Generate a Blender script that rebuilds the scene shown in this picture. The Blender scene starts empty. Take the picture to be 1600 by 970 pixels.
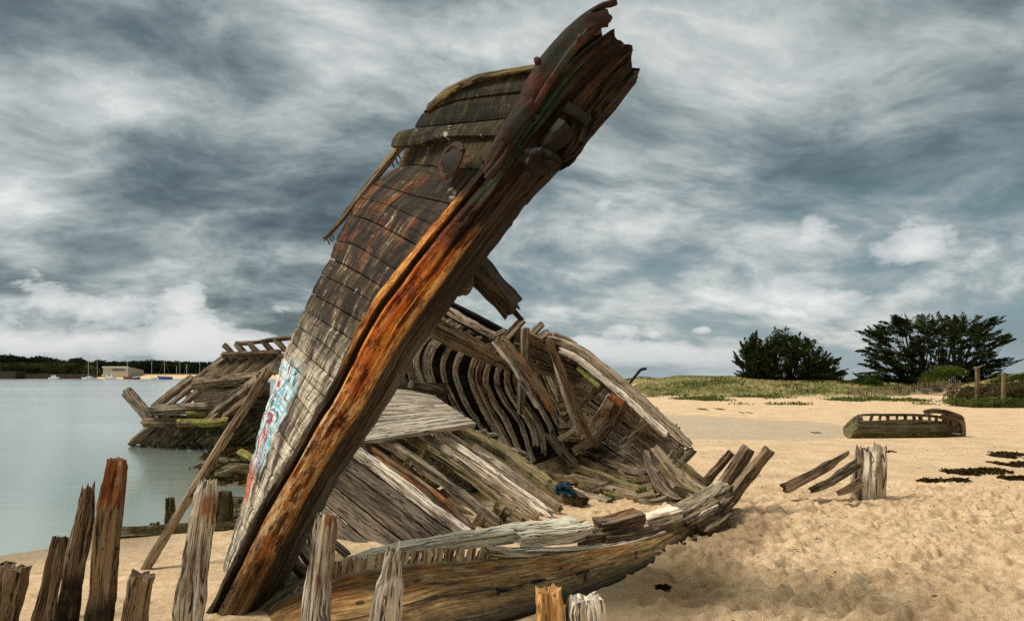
import bpy, math, random
import numpy as np
from mathutils import Vector, Matrix
random.seed(7); RS = np.random.RandomState(11)
sc = bpy.context.scene
COL = sc.collection

# ---------------------------------------------------------------- survey: the photograph's lens gives bearings
F, HY, EYE = 1067.0, 588.0, 1.765
def P(px, py, Y):
    return np.array(((px-800.0)/F*Y, Y, EYE-(py-HY)/F*Y))
def PP(*pts): return np.array([P(*p) for p in pts])
def G(px, py, z=0.0):
    Y = (EYE-z)*F/(py-HY); return P(px, py, Y)

# ---------------------------------------------------------------- noise
def _h(ix, iy, iz):
    n = (ix*374761393 + iy*668265263 + iz*2147483647*3 + 1013904223) & 0xffffffff
    n = ((n ^ (n >> 13))*1274126177) & 0xffffffff
    n = ((n ^ (n >> 15))*2246822519) & 0xffffffff
    return ((n ^ (n >> 16)) & 0xffff)/65535.0
def vn(x, y, z=0.0):
    x = np.asarray(x, float); y = np.asarray(y, float)+0*x; z = np.asarray(z, float)+0*x; x = x+0*y
    ix = np.floor(x).astype(np.int64); iy = np.floor(y).astype(np.int64); iz = np.floor(z).astype(np.int64)
    fx = x-ix; fy = y-iy; fz = z-iz
    fx = fx*fx*(3-2*fx); fy = fy*fy*(3-2*fy); fz = fz*fz*(3-2*fz)
    r = 0
    for a in (0, 1):
        wx = fx if a else 1-fx
        for b in (0, 1):
            wy = fy if b else 1-fy
            for c in (0, 1):
                wz = fz if c else 1-fz
                r = r + wx*wy*wz*_h(ix+a, iy+b, iz+c)
    return r*2-1
def fbm(x, y, z=0.0, o=4, g=.5):
    r = 0; a = 1; t = 0
    for i in range(o):
        r = r + a*vn(x*2**i+17*i, y*2**i+5*i, z*2**i); t += a; a *= g
    return r/t

# ---------------------------------------------------------------- mesh building
def catmull(p, n):
    p = np.asarray(p, float)
    if len(p) == 2:
        t = np.linspace(0, 1, n)[:, None]; return p[0]*(1-t)+p[1]*t
    e = np.vstack([2*p[0]-p[1], p, 2*p[-1]-p[-2]])
    d = np.r_[0, np.cumsum(np.linalg.norm(np.diff(p, axis=0), axis=1))]
    dd = np.linspace(0, d[-1], n); out = []
    for x in dd:
        i = min(np.searchsorted(d, x, 'right')-1, len(p)-2); t = (x-d[i])/max(d[i+1]-d[i], 1e-9)
        a, b, c, q = e[i], e[i+1], e[i+2], e[i+3]
        out.append(.5*((2*b)+(c-a)*t+(2*a-5*b+4*c-q)*t*t+(3*b-a-3*c+q)*t**3))
    return np.array(out)
def unit(v):
    v = np.asarray(v, float); return v/np.maximum(np.linalg.norm(v, axis=-1, keepdims=True), 1e-9)

class MB:
    def __init__(s): s.v = []; s.f = []; s.uv = []; s.uv2 = []; s.t = []; s.n = 0; s.two = False
    def add(s, verts, faces, uvs, tint=.5, uv2=None):
        verts = np.asarray(verts, float); s.v.append(verts)
        for f in faces: s.f.append([i+s.n for i in f])
        s.uv.extend(uvs)
        s.uv2.extend(uv2 if uv2 is not None else uvs)
        if uv2 is not None: s.two = True
        s.t.append(np.zeros(len(verts))+tint); s.n += len(verts)
    def build(s, name, mat, parent=None, smooth=38):
        me = bpy.data.meshes.new(name)
        v = np.vstack(s.v)
        q = parent
        while q is not None: v = v-np.array(q.location); q = q.parent
        me.from_pydata(v.tolist(), [], s.f)
        l = me.uv_layers.new(name='UVMap'); l.data.foreach_set('uv', np.asarray(s.uv, np.float32).ravel())
        if s.two:
            l2 = me.uv_layers.new(name='Where'); l2.data.foreach_set('uv', np.asarray(s.uv2, np.float32).ravel())
        a = me.attributes.new('tint', 'FLOAT', 'POINT'); a.data.foreach_set('value', np.concatenate(s.t).astype(np.float32))
        me.materials.append(mat); me.validate()
        if smooth:
            me.polygons.foreach_set('use_smooth', [True]*len(me.polygons))
            me.set_sharp_from_angle(angle=math.radians(smooth))
        me.update()
        o = bpy.data.objects.new(name, me); COL.objects.link(o)
        if parent is not None: o.parent = parent
        return o

def tag(o, label=None, cat=None, group=None, kind=None):
    if label: o['label'] = label
    if cat: o['category'] = cat
    if group: o['group'] = group
    if kind: o['kind'] = kind
    return o
def thing(name, label, cat, loc, group=None):
    o = bpy.data.objects.new(name, None); o.empty_display_size = .2; COL.objects.link(o)
    o.location = [float(x) for x in loc]
    return tag(o, label, cat, group)

_seed = [0]
def timber(mb, pts, w, h, up=(0, 0, 1), ds=.05, n=3, rough=.008, groove=.012, jag=(.0, .0), taper=(1, 1),
           bevel=.16, tint=None, gf=1.0, bow=0.0, splits=0, roughf=1.0):
    _seed[0] += 1; sd = _seed[0]*7.31
    pts = np.asarray(pts, float)
    L = np.linalg.norm(np.diff(pts, axis=0), axis=1).sum()
    N = int(max(5, min(160, L/ds)))
    c = catmull(pts, N); T = unit(np.gradient(c, axis=0))
    up = np.asarray(up, float)
    S = unit(np.cross(T, up)); Nn = np.cross(S, T)
    prof = []
    e = 1-bevel*.8
    for k in range(4):
        for j in range(n+1):
            q = -e+2*e*j/n
            prof.append([(q, -1), (1, q), (-q, 1), (-1, -q)][k])
    prof = np.array(prof); M = len(prof)
    per = np.r_[0, np.cumsum(np.linalg.norm(np.diff(np.vstack([prof, prof[:1]])*[w/2, h/2], axis=0), axis=1))]
    s = np.linspace(0, L, N)
    tp = np.interp(s/L, [0, .5, 1], [taper[0], 1, taper[1]]) if taper[0] != 1 and taper[1] != 1 else np.interp(s/L, [0, 1], [taper[0], taper[1]])
    Sg, Pg = np.meshgrid(s, per[:-1], indexing='ij')
    gr = vn(Pg*38*gf+sd, Sg*1.1+sd, sd)*groove + vn(Pg*90*gf+sd, Sg*2.5, sd+3)*groove*.4
    ro = fbm(Pg*7*roughf+sd, Sg*5*roughf, sd+9, 3)*rough
    disp = gr-np.abs(gr)*.3+ro
    cen_wob = np.stack([fbm(s*1.3+sd, s*0+sd, 1, 2), fbm(s*1.3+sd, s*0+sd, 7, 2)], 1)*(.25*rough+.02*bow)
    offs = np.zeros((N, M))
    for end in (0, 1):
        if jag[end] > 0:
            jr = (vn(per[:-1]*55*gf+sd+end*50, per[:-1]*0+sd, 2)*.5+.5)*.7+(RS.rand(M))*.3
            wgt = np.clip(1-(s if end == 0 else L-s)/max(jag[end]*1.6, ds*1.1), 0, 1)[:, None]
            offs += wgt*jr[None]*jag[end]*(1 if end == 0 else -1)
            # eaten-away faces near the broken end
            disp -= wgt*np.clip(jr-.35, 0, 1)[None]*min(w, h)*.35
    a = prof[None, :, 0]*(w/2)*tp[:, None]; b = prof[None, :, 1]*(h/2)*tp[:, None]
    ln = np.sqrt(prof[:, 0]**2+prof[:, 1]**2)
    a = a+disp*(prof[:, 0]/ln)[None]+cen_wob[:, :1]; b = b+disp*(prof[:, 1]/ln)[None]+cen_wob[:, 1:]
    V = c[:, None]+S[:, None]*a[..., None]+Nn[:, None]*b[..., None]+T[:, None]*offs[..., None]
    verts = V.reshape(-1, 3)
    cap0 = V[0].mean(0)+T[0]*jag[0]*.35; cap1 = V[-1].mean(0)-T[-1]*jag[1]*.35
    verts = np.vstack([verts, cap0, cap1])
    u0, v0 = RS.rand()*60, RS.rand()*60
    F_, U = [], []
    for i in range(N-1):
        for j in range(M):
            k = (j+1) % M
            F_.append((i*M+j, i*M+k, (i+1)*M+k, (i+1)*M+j))
            U += [(s[i]+u0, per[j]+v0), (s[i]+u0, per[j+1]+v0), (s[i+1]+u0, per[j+1]+v0), (s[i+1]+u0, per[j]+v0)]
    for j in range(M):
        k = (j+1) % M
        F_.append((N*M, k, j)); U += [(u0+.02, v0+.1), (u0, v0+per[j+1]), (u0, v0+per[j])]
        F_.append((N*M+1, (N-1)*M+j, (N-1)*M+k)); U += [(u0+.02, v0+.1), (u0, v0+per[j]), (u0, v0+per[j+1])]
    mb.add(verts, F_, U, RS.rand() if tint is None else tint)

def sheet(mb, A, B, nu=30, nv=5, thick=.04, tdir=None, rough=.006, jag=(0, 0), gap=0.0, bulge=None, tint=None, edge=.0, where=None, wavy=0.0):
    """a plank between its two long edges A and B (same direction), with thickness along tdir"""
    _seed[0] += 1; sd = _seed[0]*5.17
    A = catmull(A, 60); B = catmull(B, 60)
    L = .5*(np.linalg.norm(np.diff(A, axis=0), axis=1).sum()+np.linalg.norm(np.diff(B, axis=0), axis=1).sum())
    W = np.linalg.norm(A-B, axis=1).mean()
    u = np.linspace(0, 1, nu); v = np.linspace(0, 1, nv)
    U_, V_ = np.meshgrid(u, v, indexing='ij')
    j0 = jag[0]/L*(vn(v*W*30+sd, v*0+sd, 1)*.5+.5); j1 = jag[1]/L*(vn(v*W*30+sd, v*0+sd, 5)*.5+.5)
    Uj = j0[None]+(1-j0-j1)[None]*U_
    e0 = (vn(u*L*4+sd, u*0, 3)*.7+vn(u*L*14+sd, u*0, 4)*.3)*edge/max(W, .01)
    e1 = (vn(u*L*4+sd, u*0, 8)*.7+vn(u*L*14+sd, u*0, 9)*.3)*edge/max(W, .01)
    g = gap/max(W, .01)/2
    Vj = (g+np.abs(e0))[:, None]*(1-V_)+(1-g-np.abs(e1))[:, None]*V_
    x = np.linspace(0, 1, 60)
    Pa = np.stack([np.interp(Uj, x, A[:, k]) for k in range(3)], -1)
    Pb = np.stack([np.interp(Uj, x, B[:, k]) for k in range(3)], -1)
    Q = Pa*(1-Vj[..., None])+Pb*Vj[..., None]
    if bulge is not None: Q = Q+np.asarray(bulge)*(4*Uj*(1-Uj))[..., None]
    du = np.gradient(Q, axis=0); dv = np.gradient(Q, axis=1)
    nrm = unit(np.cross(du, dv))
    if tdir is None: tdir = np.array((0, 1, 0.))
    tdir = np.asarray(tdir, float)
    sg = np.sign((nrm*tdir).sum(-1).mean()) or 1
    nb = nrm*sg
    d = fbm(U_*L*2+sd, V_*W*26+sd, sd, 3)*rough
    if wavy: d = d+fbm(U_*L*1.2+sd, V_*.3, sd, 2)*wavy
    # planks are a little cupped, with worn arrises
    d = d+rough*1.2*np.abs(2*V_-1)**4
    Fr = Q+nb*d[..., None]; Bk = Q+nb*(thick+d*.3)[..., None]
    n = nu*nv
    verts = np.vstack([Fr.reshape(-1, 3), Bk.reshape(-1, 3)])
    u0, v0 = RS.rand()*60, RS.rand()*60
    F_, UV = [], []; W2 = []
    def q(*ids):
        F_.append(ids)
        for i in ids:
            ii = i % n; a, b = divmod(ii, nv)
            off = .03 if i >= n else 0
            UV.append((u0+u[a]*L, v0+v[b]*W+off))
            if where is not None: W2.append((where[0][0]*(1-u[a])+where[0][1]*u[a], where[1][0]*(1-v[b])+where[1][1]*v[b]))
    I = lambda a, b: a*nv+b
    for a in range(nu-1):
        for b in range(nv-1):
            q(I(a, b), I(a, b+1), I(a+1, b+1), I(a+1, b)); q(n+I(a, b), n+I(a+1, b), n+I(a+1, b+1), n+I(a, b+1))
        q(I(a, 0), I(a+1, 0), n+I(a+1, 0), n+I(a, 0)); q(I(a, nv-1), n+I(a, nv-1), n+I(a+1, nv-1), I(a+1, nv-1))
    for b in range(nv-1):
        q(I(0, b), n+I(0, b), n+I(0, b+1), I(0, b+1)); q(I(nu-1, b), I(nu-1, b+1), n+I(nu-1, b+1), n+I(nu-1, b))
    if sg > 0:
        # front must face against tdir
        F_ = [f[::-1] for f in F_]
        nU = []; nW = []; k = 0
        for f in F_:
            nU += UV[k:k+len(f)][::-1]
            if where is not None: nW += W2[k:k+len(f)][::-1]
            k += len(f)
        UV = nU; W2 = nW
    mb.add(verts, F_, UV, RS.rand() if tint is None else tint, W2 if where is not None else None)

def blob(mb, c, r, sub=2, rough=.25, f=2.0, tint=None):
    import bmesh
    _seed[0] += 1
    bm = bmesh.new(); bmesh.ops.create_icosphere(bm, subdivisions=sub, radius=1)
    v = np.array([x.co[:] for x in bm.verts]); fs = [[x.index for x in f_.verts] for f_ in bm.faces]; bm.free()
    d = 1+fbm(v[:, 0]*f+_seed[0]*3.1, v[:, 1]*f, v[:, 2]*f, 3)*rough*2
    v = v*d[:, None]*np.asarray(r)+np.asarray(c)
    uv = [(v[i][0]+v[i][1]*.5, v[i][2]+v[i][1]*.5) for f_ in fs for i in f_]
    mb.add(v, fs, uv, RS.rand() if tint is None else tint)

def tube(mb, pts, r, n=8, ds=.05, tint=.5, rough=0.0):
    timber(mb, pts, r*1.9, r*1.9, up=(.13, .37, .92), ds=ds, n=1, rough=rough, groove=0, bevel=.75, tint=tint)

def leaves(mb, C, D, size, wid, tintv, droop=.15):
    """many small elongated leaf faces: centres C, directions D"""
    n = len(C); C = np.asarray(C); D = unit(np.asarray(D))
    r = RS.randn(n, 3); S = unit(np.cross(D, r))
    l = size*(.6+.8*RS.rand(n, 1)); w = wid*(.6+.8*RS.rand(n, 1))
    a = C-D*l*.5; b = C+S*w*.5; c = C+D*l*.5-np.array((0, 0, 1.))*l*droop; d = C-S*w*.5
    V = np.stack([a, b, c, d], 1).reshape(-1, 3)
    fs = [(4*i, 4*i+1, 4*i+2, 4*i+3) for i in range(n)]
    mb.add(V, fs, [(0, 0), (1, 0), (1, 1), (0, 1)]*n, np.repeat(np.asarray(tintv)+np.zeros(n), 4))

# ---------------------------------------------------------------- materials
class Mat:
    def __init__(s, name):
        s.m = bpy.data.materials.new(name); s.m.use_nodes = True; s.nt = s.m.node_tree
        s.nt.nodes.clear(); s.out = s.nt.nodes.new('ShaderNodeOutputMaterial')
    def n(s, typ, ins=None, out=0, **props):
        nd = s.nt.nodes.new(typ)
        for k, v in props.items(): setattr(nd, k, v)
        for k, v in (ins or {}).items(): s.set(nd, k, v)
        return nd.outputs[out]
    def set(s, nd, k, v):
        sk = nd.inputs[k]
        if isinstance(v, bpy.types.NodeSocket): s.nt.links.new(v, sk)
        elif isinstance(v, (tuple, list)) and sk.type == 'RGBA' and len(v) == 3: sk.default_value = (*v, 1)
        else: sk.default_value = v
    def uv(s, name='UVMap'): return s.n('ShaderNodeUVMap', uv_map=name)
    def obj(s): return s.n('ShaderNodeTexCoord', out=3)
    def pos(s): return s.n('ShaderNodeNewGeometry', out=0)
    def attr(s, name): return s.n('ShaderNodeAttribute', out=2, attribute_name=name)
    def map(s, vec, scale=(1, 1, 1), loc=(0, 0, 0), rot=(0, 0, 0)):
        return s.n('ShaderNodeMapping', {'Vector': vec, 'Scale': scale, 'Location': loc, 'Rotation': rot})
    def noise(s, vec, scale=1, detail=4, rough=.55, dist=0, lac=2.0):
        return s.n('ShaderNodeTexNoise', {'Vector': vec, 'Scale': scale, 'Detail': detail, 'Roughness': rough, 'Distortion': dist, 'Lacunarity': lac})
    def math(s, op, a, b=0.0, c=0.0, clamp=False): return s.n('ShaderNodeMath', {0: a, 1: b, 2: c}, operation=op, use_clamp=clamp)
    def lin(s, x, lo, hi, a=0.0, b=1.0): return s.n('ShaderNodeMapRange', {0: x, 1: lo, 2: hi, 3: a, 4: b})
    def ss(s, x, lo, hi, a=0.0, b=1.0): return s.n('ShaderNodeMapRange', {0: x, 1: lo, 2: hi, 3: a, 4: b}, interpolation_type='SMOOTHSTEP')
    def mix(s, fac, a, b, blend='MIX'):
        nd = s.nt.nodes.new('ShaderNodeMix'); nd.data_type = 'RGBA'; nd.blend_type = blend
        s.set(nd, 0, fac); s.set(nd, 6, a); s.set(nd, 7, b); return nd.outputs[2]
    def ramp(s, fac, stops):
        nd = s.nt.nodes.new('ShaderNodeValToRGB'); s.set(nd, 0, fac); r = nd.color_ramp
        while len(r.elements) > 1: r.elements.remove(r.elements[-1])
        for i, (p, c) in enumerate(stops):
            e = r.elements[0] if i == 0 else r.elements.new(p)
            e.position = p; e.color = (*c, 1) if len(c) == 3 else c
        return nd.outputs[0]
    def xyz(s, vec):
        nd = s.nt.nodes.new('ShaderNodeSeparateXYZ'); s.set(nd, 0, vec); return nd.outputs
    def comb(s, x, y, z=0.0): return s.n('ShaderNodeCombineXYZ', {0: x, 1: y, 2: z})
    def finish(s, color, rough=.85, bump=None, strength=.6, dist=.01, spec=.3, metal=0.0):
        b = s.nt.nodes.new('ShaderNodeBsdfPrincipled')
        s.set(b, 'Base Color', color); s.set(b, 'Roughness', rough); s.set(b, 'Specular IOR Level', spec); s.set(b, 'Metallic', metal)
        if bump is not None:
            bp = s.n('ShaderNodeBump', {'Height': bump, 'Strength': strength, 'Distance': dist}); s.set(b, 'Normal', bp)
        s.nt.links.new(b.outputs[0], s.out.inputs[0]); return s.m

def wood_core(m, light, mid, dark, contrast=1.0, gs=1.0, streak=.35, uvname='UVMap'):
    tn = m.attr('tint')
    uv = m.n('ShaderNodeVectorMath', {0: m.uv(uvname), 3: m.math('ADD', .68, m.math('MULTIPLY', tn, .7))}, operation='SCALE')
    g1 = m.noise(m.map(uv, (2.4*gs, 40*gs, 1)), 1, 8, .68, .25)
    g2 = m.noise(m.map(uv, (.9*gs, 10*gs, 1), (3, 7, 0)), 1, 5, .6, .7)
    cr = m.noise(m.map(uv, (.75*gs, 17*gs, 1), (9, 2, 0)), 1, 3, .6, 1.2)
    crack = m.ss(m.math('ABSOLUTE', m.math('SUBTRACT', cr, .5)), .004, .028, 1, 0)
    bl = m.noise(m.obj(), 1.7, 5, .6)
    val = m.math('ADD', m.math('MULTIPLY', g1, .50), m.math('ADD', m.math('MULTIPLY', g2, streak), m.math('MULTIPLY', bl, .65-streak)))
    val = m.math('ADD', val, m.math('MULTIPLY', m.math('SUBTRACT', m.attr('tint'), .5), .10))
    fl = m.noise(m.map(uv, (9*gs, 60*gs, 1), (2, 5, 0)), 1, 6, .75, .5)
    val = m.math('ADD', val, m.math('MULTIPLY', m.math('SUBTRACT', fl, .5), .22))
    col = m.ramp(val, [(.5-.105/contrast, dark), (.495, mid), (.5+.095/contrast, light), (.5+.17/contrast, tuple(min(.85, c*1.35) for c in light))])
    col = m.mix(1.0, col, m.ramp(m.math('FRACT', m.math('MULTIPLY', tn, 7.3)), [(0, (.80, .71, .60)), (.35, (1.02, .98, .92)), (.7, (.92, .92, .91)), (1, (1.22, 1.18, 1.12))]), 'MULTIPLY')
    nail = m.ss(m.n('ShaderNodeTexVoronoi', {'Vector': m.map(uv, (2.1, 7.5, 1)), 'Scale': 1.0}), .075, .04)
    col = m.mix(m.math('MULTIPLY', nail, .8), col, (.02, .010, .006))
    col = m.mix(m.math('MULTIPLY', crack, .9), col, tuple(c*.25 for c in dark))
    h = m.math('SUBTRACT', m.math('ADD', m.math('MULTIPLY', g1, .7), m.math('ADD', m.math('MULTIPLY', g2, .5), m.math('MULTIPLY', fl, .35))), m.math('MULTIPLY', crack, .8))
    return col, h, bl

def wood(name, light, mid, dark, rust=0.0, rustc=(.26, .085, .02), moss=0.0, mossc=(.055, .06, .012), contrast=1.0, gs=1.0, wetz=None, bump=.9, green=False):
    m = Mat(name)
    col, h, bl = wood_core(m, light, mid, dark, contrast, gs)
    if rust > 0:
        rn = m.noise(m.map(m.uv(), (1.1, 4.5, 1), (21, 3, 0)), 1, 6, .62, .5)
        rf = m.ss(rn, .66-.26*rust, .74-.20*rust)
        rc = m.ramp(m.noise(m.map(m.uv(), (5, 22, 1)), 1, 5, .6), [(.35, tuple(c*.22 for c in rustc)), (.55, rustc), (.68, (min(1, rustc[0]*1.9), rustc[1]*2.2, rustc[2]*2))])
        col = m.mix(m.math('MULTIPLY', rf, .9), col, rc)
    if moss > 0:
        mn = m.noise(m.map(m.obj(), (1, 1, 1), (5, 5, 5)), 3.1, 6, .65)
        mf = m.ss(mn, .66-.26*moss, .72-.2*moss)
        mc = m.ramp(m.noise(m.obj(), 30, 4, .7), [(.35, tuple(c*.35 for c in mossc)), (.6, mossc), (.72, (mossc[0]*2.6, mossc[1]*2.6, mossc[2]*2))])
        col = m.mix(mf, col, mc)
    if wetz is not None:
        z = m.xyz(m.pos())[2]
        wn = m.math('ADD', z, m.math('MULTIPLY', m.math('SUBTRACT', m.noise(m.pos(), 4, 4), .5), wetz[1]))
        wf = m.ss(wn, wetz[0]-.12, wetz[0]+.12, 1, 0)
        wc = m.ramp(m.noise(m.obj(), 14, 6, .7), [(.38, (.008, .008, .004)), (.55, (.035, .03, .012)), (.7, (.09, .085, .03))])
        col = m.mix(m.math('MULTIPLY', wf, .85), col, wc)
    return m.finish(col, .88, h, bump, .018, .25)

SILVER = ((.60, .545, .475), (.26, .213, .163), (.016, .011, .008))
BROWN = ((.23, .175, .12), (.075, .05, .031), (.009, .006, .004))
DARK = ((.17, .135, .095), (.052, .037, .024), (.008, .006, .004))
OLIVE = ((.20, .165, .09), (.066, .05, .024), (.009, .007, .004))
W = {}
W['silver'] = wood('wood_silver', *SILVER, contrast=1.25)
W['silver_rust'] = wood('wood_silver_rust', *SILVER, rust=.45, contrast=1.2)
W['white'] = wood('wood_white_worn', (.76, .68, .56), (.40, .32, .235), (.03, .02, .013), contrast=1.2, rust=.3, rustc=(.22, .10, .035))
W['brown'] = wood('wood_brown', *BROWN, contrast=1.2)
W['brown_rust'] = wood('wood_brown_rust', *BROWN, rust=.55, contrast=1.2)
W['dark'] = wood('wood_dark', *DARK, contrast=1.1)
W['black_and_shade'] = wood('wood_black_and_shade', (.05, .04, .03), (.014, .0105, .0075), (.003, .002, .0015), contrast=1.0)  # near-black timber; inside the hull this colour carries the cavity's shade
W['grey'] = wood('wood_grey', (.26, .215, .16), (.078, .057, .038), (.007, .005, .0035), contrast=1.3)
W['rib'] = wood('wood_rib', (.72, .64, .54), (.28, .225, .17), (.012, .009, .007), rust=.25, contrast=1.3, rustc=(.16, .06, .022))
W['olive'] = wood('wood_olive', *OLIVE, contrast=1.2, moss=.25)
W['mossy'] = wood('wood_mossy', *OLIVE, contrast=1.1, moss=.75, mossc=(.09, .085, .016))
W['weedy'] = wood('wood_weedy', *DARK, contrast=1.1, moss=.8, mossc=(.06, .05, .014))
W['quarter'] = wood('wood_quarter', (.62, .54, .44), (.25, .20, .148), (.014, .010, .0075), contrast=1.3, rust=.15)
W['board'] = wood('wood_bleached_board', (.47, .43, .375), (.29, .255, .215), (.075, .06, .048), contrast=.85, gs=.8)
W['slab'] = wood('wood_grey_slab', (.15, .122, .092), (.060, .046, .033), (.010, .008, .006), contrast=.9)
W['yellow'] = wood('wood_yellow_moss', *BROWN, moss=.95, mossc=(.30, .27, .07))
W['fresh'] = wood('wood_split_orange', (.62, .36, .15), (.34, .15, .05), (.05, .02, .01), contrast=1.1)

def metal_rust(name, a=(.012, .007, .006), b=(.040, .017, .011), c=(.125, .042, .016), green=0.0):
    m = Mat(name)
    n1 = m.noise(m.obj(), 9, 8, .68, .4); n2 = m.noise(m.obj(), 2.3, 4, .6)
    col = m.ramp(m.math('ADD', m.math('MULTIPLY', n1, .6), m.math('MULTIPLY', n2, .4)), [(.38, a), (.52, b), (.66, c)])
    if green:
        gf = m.ss(m.noise(m.map(m.obj(), (1, 1, 1), (3, 1, 8)), 3.2, 5, .6), .60-.2*green, .68-.2*green)
        col = m.mix(m.math('MULTIPLY', gf, .8), col, (.022, .034, .026))
    return m.finish(col, .8, n1, .9, .02, .3)
IRON = metal_rust('rusted_iron', green=.45)
IRON2 = metal_rust('dark_iron', (.006, .0045, .004), (.018, .010, .007), (.055, .024, .012))

def plain(name, c, rough=.6, var=.25, scale=6, spec=.3):
    m = Mat(name)
    n = m.noise(m.obj(), scale, 5, .6)
    col = m.ramp(n, [(.35, tuple(x*(1-var) for x in c)), (.65, tuple(min(1, x*(1+var)) for x in c))])
    return m.finish(col, rough, n, .2, .01, spec)

def leafmat(name, a, b):
    m = Mat(name)
    t = m.attr('tint')
    n = m.noise(m.obj(), .6, 3)
    col = m.ramp(m.math('ADD', m.math('MULTIPLY', t, .75), m.math('MULTIPLY', n, .25)), [(.15, a), (.85, b)])
    d = m.n('ShaderNodeBsdfDiffuse', {'Color': col}); tr = m.n('ShaderNodeBsdfTranslucent', {'Color': col})
    mx = m.n('ShaderNodeMixShader', {0: .25, 1: d, 2: tr})
    m.nt.links.new(mx, m.out.inputs[0]); return m.m
#@@MARK1
# ---------------------------------------------------------------- special materials
def stem_mat():
    m = Mat('stem_rust_and_timber')
    w = m.xyz(m.uv('Where')); s, t = w[0], w[1]
    col, h, bl = wood_core(m, (.095, .066, .040), (.027, .017, .010), (.004, .003, .002), 1.2, .9)  # dark timber, taken darker so the right side's shade sits in the colour
    uv = m.uv()
    wn = m.math('MULTIPLY', m.math('SUBTRACT', m.noise(m.map(uv, (1.6, 9, 1)), 1, 5, .65), .5), .16)
    tt = m.math('ADD', t, wn)
    sn = m.math('ADD', s, m.math('MULTIPLY', m.math('SUBTRACT', m.noise(m.map(uv, (1.2, 7, 1), (4, 4, 0)), 1, 5, .6), .5), .22))
    fl = m.noise(m.map(uv, (7, 26, 1), (1, 8, 0)), 1, 9, .72, .6)
    fl2 = m.noise(m.map(uv, (3.0, 9, 1), (11, 8, 0)), 1, 6, .65, .4)
    st = m.noise(m.map(uv, (1.2, 34, 1), (3, 2, 0)), 1, 6, .6, .3)
    rust = m.ramp(m.math('ADD', m.math('MULTIPLY', fl2, .5), m.math('MULTIPLY', st, .5)),
                  [(.39, (.05, .013, .005)), (.45, (.34, .080, .012)), (.51, (.68, .20, .022)), (.58, (.86, .40, .09))])
    red = m.ramp(m.math('ADD', m.math('MULTIPLY', st, .6), m.math('MULTIPLY', fl2, .4)), [(.38, (.09, .014, .016)), (.48, (.52, .085, .02)), (.60, (.78, .26, .035))])
    rust = m.mix(m.math('MULTIPLY', m.math('MULTIPLY', m.ss(sn, .40, .5), m.ss(tt, .58, .42)), .8), rust, red)
    # bare pale flakes where the scale has dropped off
    flk = m.math('MULTIPLY', m.ss(m.math('ADD', fl, m.math('MULTIPLY', fl2, .55)), .735, .80), m.math('MULTIPLY', m.ss(sn, .12, .2), m.ss(sn, .46, .36)))
    rust = m.mix(m.math('MULTIPLY', flk, .9), rust, (.72, .50, .28))
    chip = m.noise(m.map(uv, (5, 13, 1), (6, 2, 0)), 1, 7, .66, .3)
    cm1 = m.ss(chip, .545, .565); cm2 = m.ss(chip, .425, .41)
    rust = m.mix(m.math('MULTIPLY', cm1, .80), rust, m.ramp(st, [(.4, (.030, .010, .005)), (.6, (.16, .05, .014))]))
    rust = m.mix(m.math('MULTIPLY', cm2, .55), rust, (.80, .40, .10))
    # ochre bare lower end
    och = m.ramp(m.math('ADD', m.math('MULTIPLY', fl2, .5), m.math('MULTIPLY', st, .5)), [(.36, (.035, .02, .009)), (.5, (.16, .095, .04)), (.63, (.33, .21, .10))])
    face_c = m.mix(m.ss(sn, .23, .10), rust, och)
    # top: dark weathered iron and timber
    top = m.ramp(m.math('ADD', m.math('MULTIPLY', fl2, .5), m.math('MULTIPLY', st, .5)), [(.40, (.007, .004, .0035)), (.5, (.028, .014, .009)), (.62, (.085, .042, .024))])
    face_c = m.mix(m.ss(sn, .58, .70), face_c, top)
    grn = m.math('MULTIPLY', m.math('MULTIPLY', m.ss(tt, .30, .36), m.ss(tt, .50, .44)), m.math('MULTIPLY', m.ss(sn, .70, .76), m.ss(sn, .97, .9)))
    face_c = m.mix(m.math('MULTIPLY', grn, .8), face_c, m.ramp(st, [(.4, (.018, .035, .024)), (.62, (.07, .12, .085))]))
    face = m.math('MULTIPLY', m.ss(tt, .22, .27), m.ss(m.math('ADD', t, m.math('MULTIPLY', wn, .45)), .775, .715))
    lip = m.math('MULTIPLY', m.math('MULTIPLY', m.ss(m.math('ADD', t, m.math('MULTIPLY', wn, .45)), .64, .70), m.ss(m.math('ADD', t, m.math('MULTIPLY', wn, .45)), .77, .73)), m.math('MULTIPLY', m.ss(sn, .18, .28), m.ss(sn, .72, .6)))
    face_c = m.mix(m.math('MULTIPLY', lip, m.ss(fl, .42, .55)), face_c, (.80, .50, .20))
    col = m.mix(face, col, face_c)
    edge = m.math('MULTIPLY', m.ss(tt, .185, .15), m.math('MULTIPLY', m.ss(sn, .42, .52), m.ss(sn, .73, .70)))
    ec = m.ramp(m.math('ADD', m.math('MULTIPLY', fl, .6), m.math('MULTIPLY', fl2, .4)), [(.40, (.14, .035, .012)), (.48, (.60, .20, .035)), (.58, (.85, .46, .12)), (.66, (.9, .66, .34))])
    col = m.mix(edge, col, ec)
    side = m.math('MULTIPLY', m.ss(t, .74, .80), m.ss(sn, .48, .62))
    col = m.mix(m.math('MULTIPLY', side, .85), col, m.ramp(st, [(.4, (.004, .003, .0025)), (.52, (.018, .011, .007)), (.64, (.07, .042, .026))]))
    edgetop = m.math('MULTIPLY', m.ss(tt, .24, .19), m.ss(sn, .66, .72))
    col = m.mix(edgetop, col, top)
    grey = m.math('MULTIPLY', m.ss(tt, .90, .95), m.math('MULTIPLY', m.ss(s, .1, .2), m.ss(s, .58, .5)))
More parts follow.
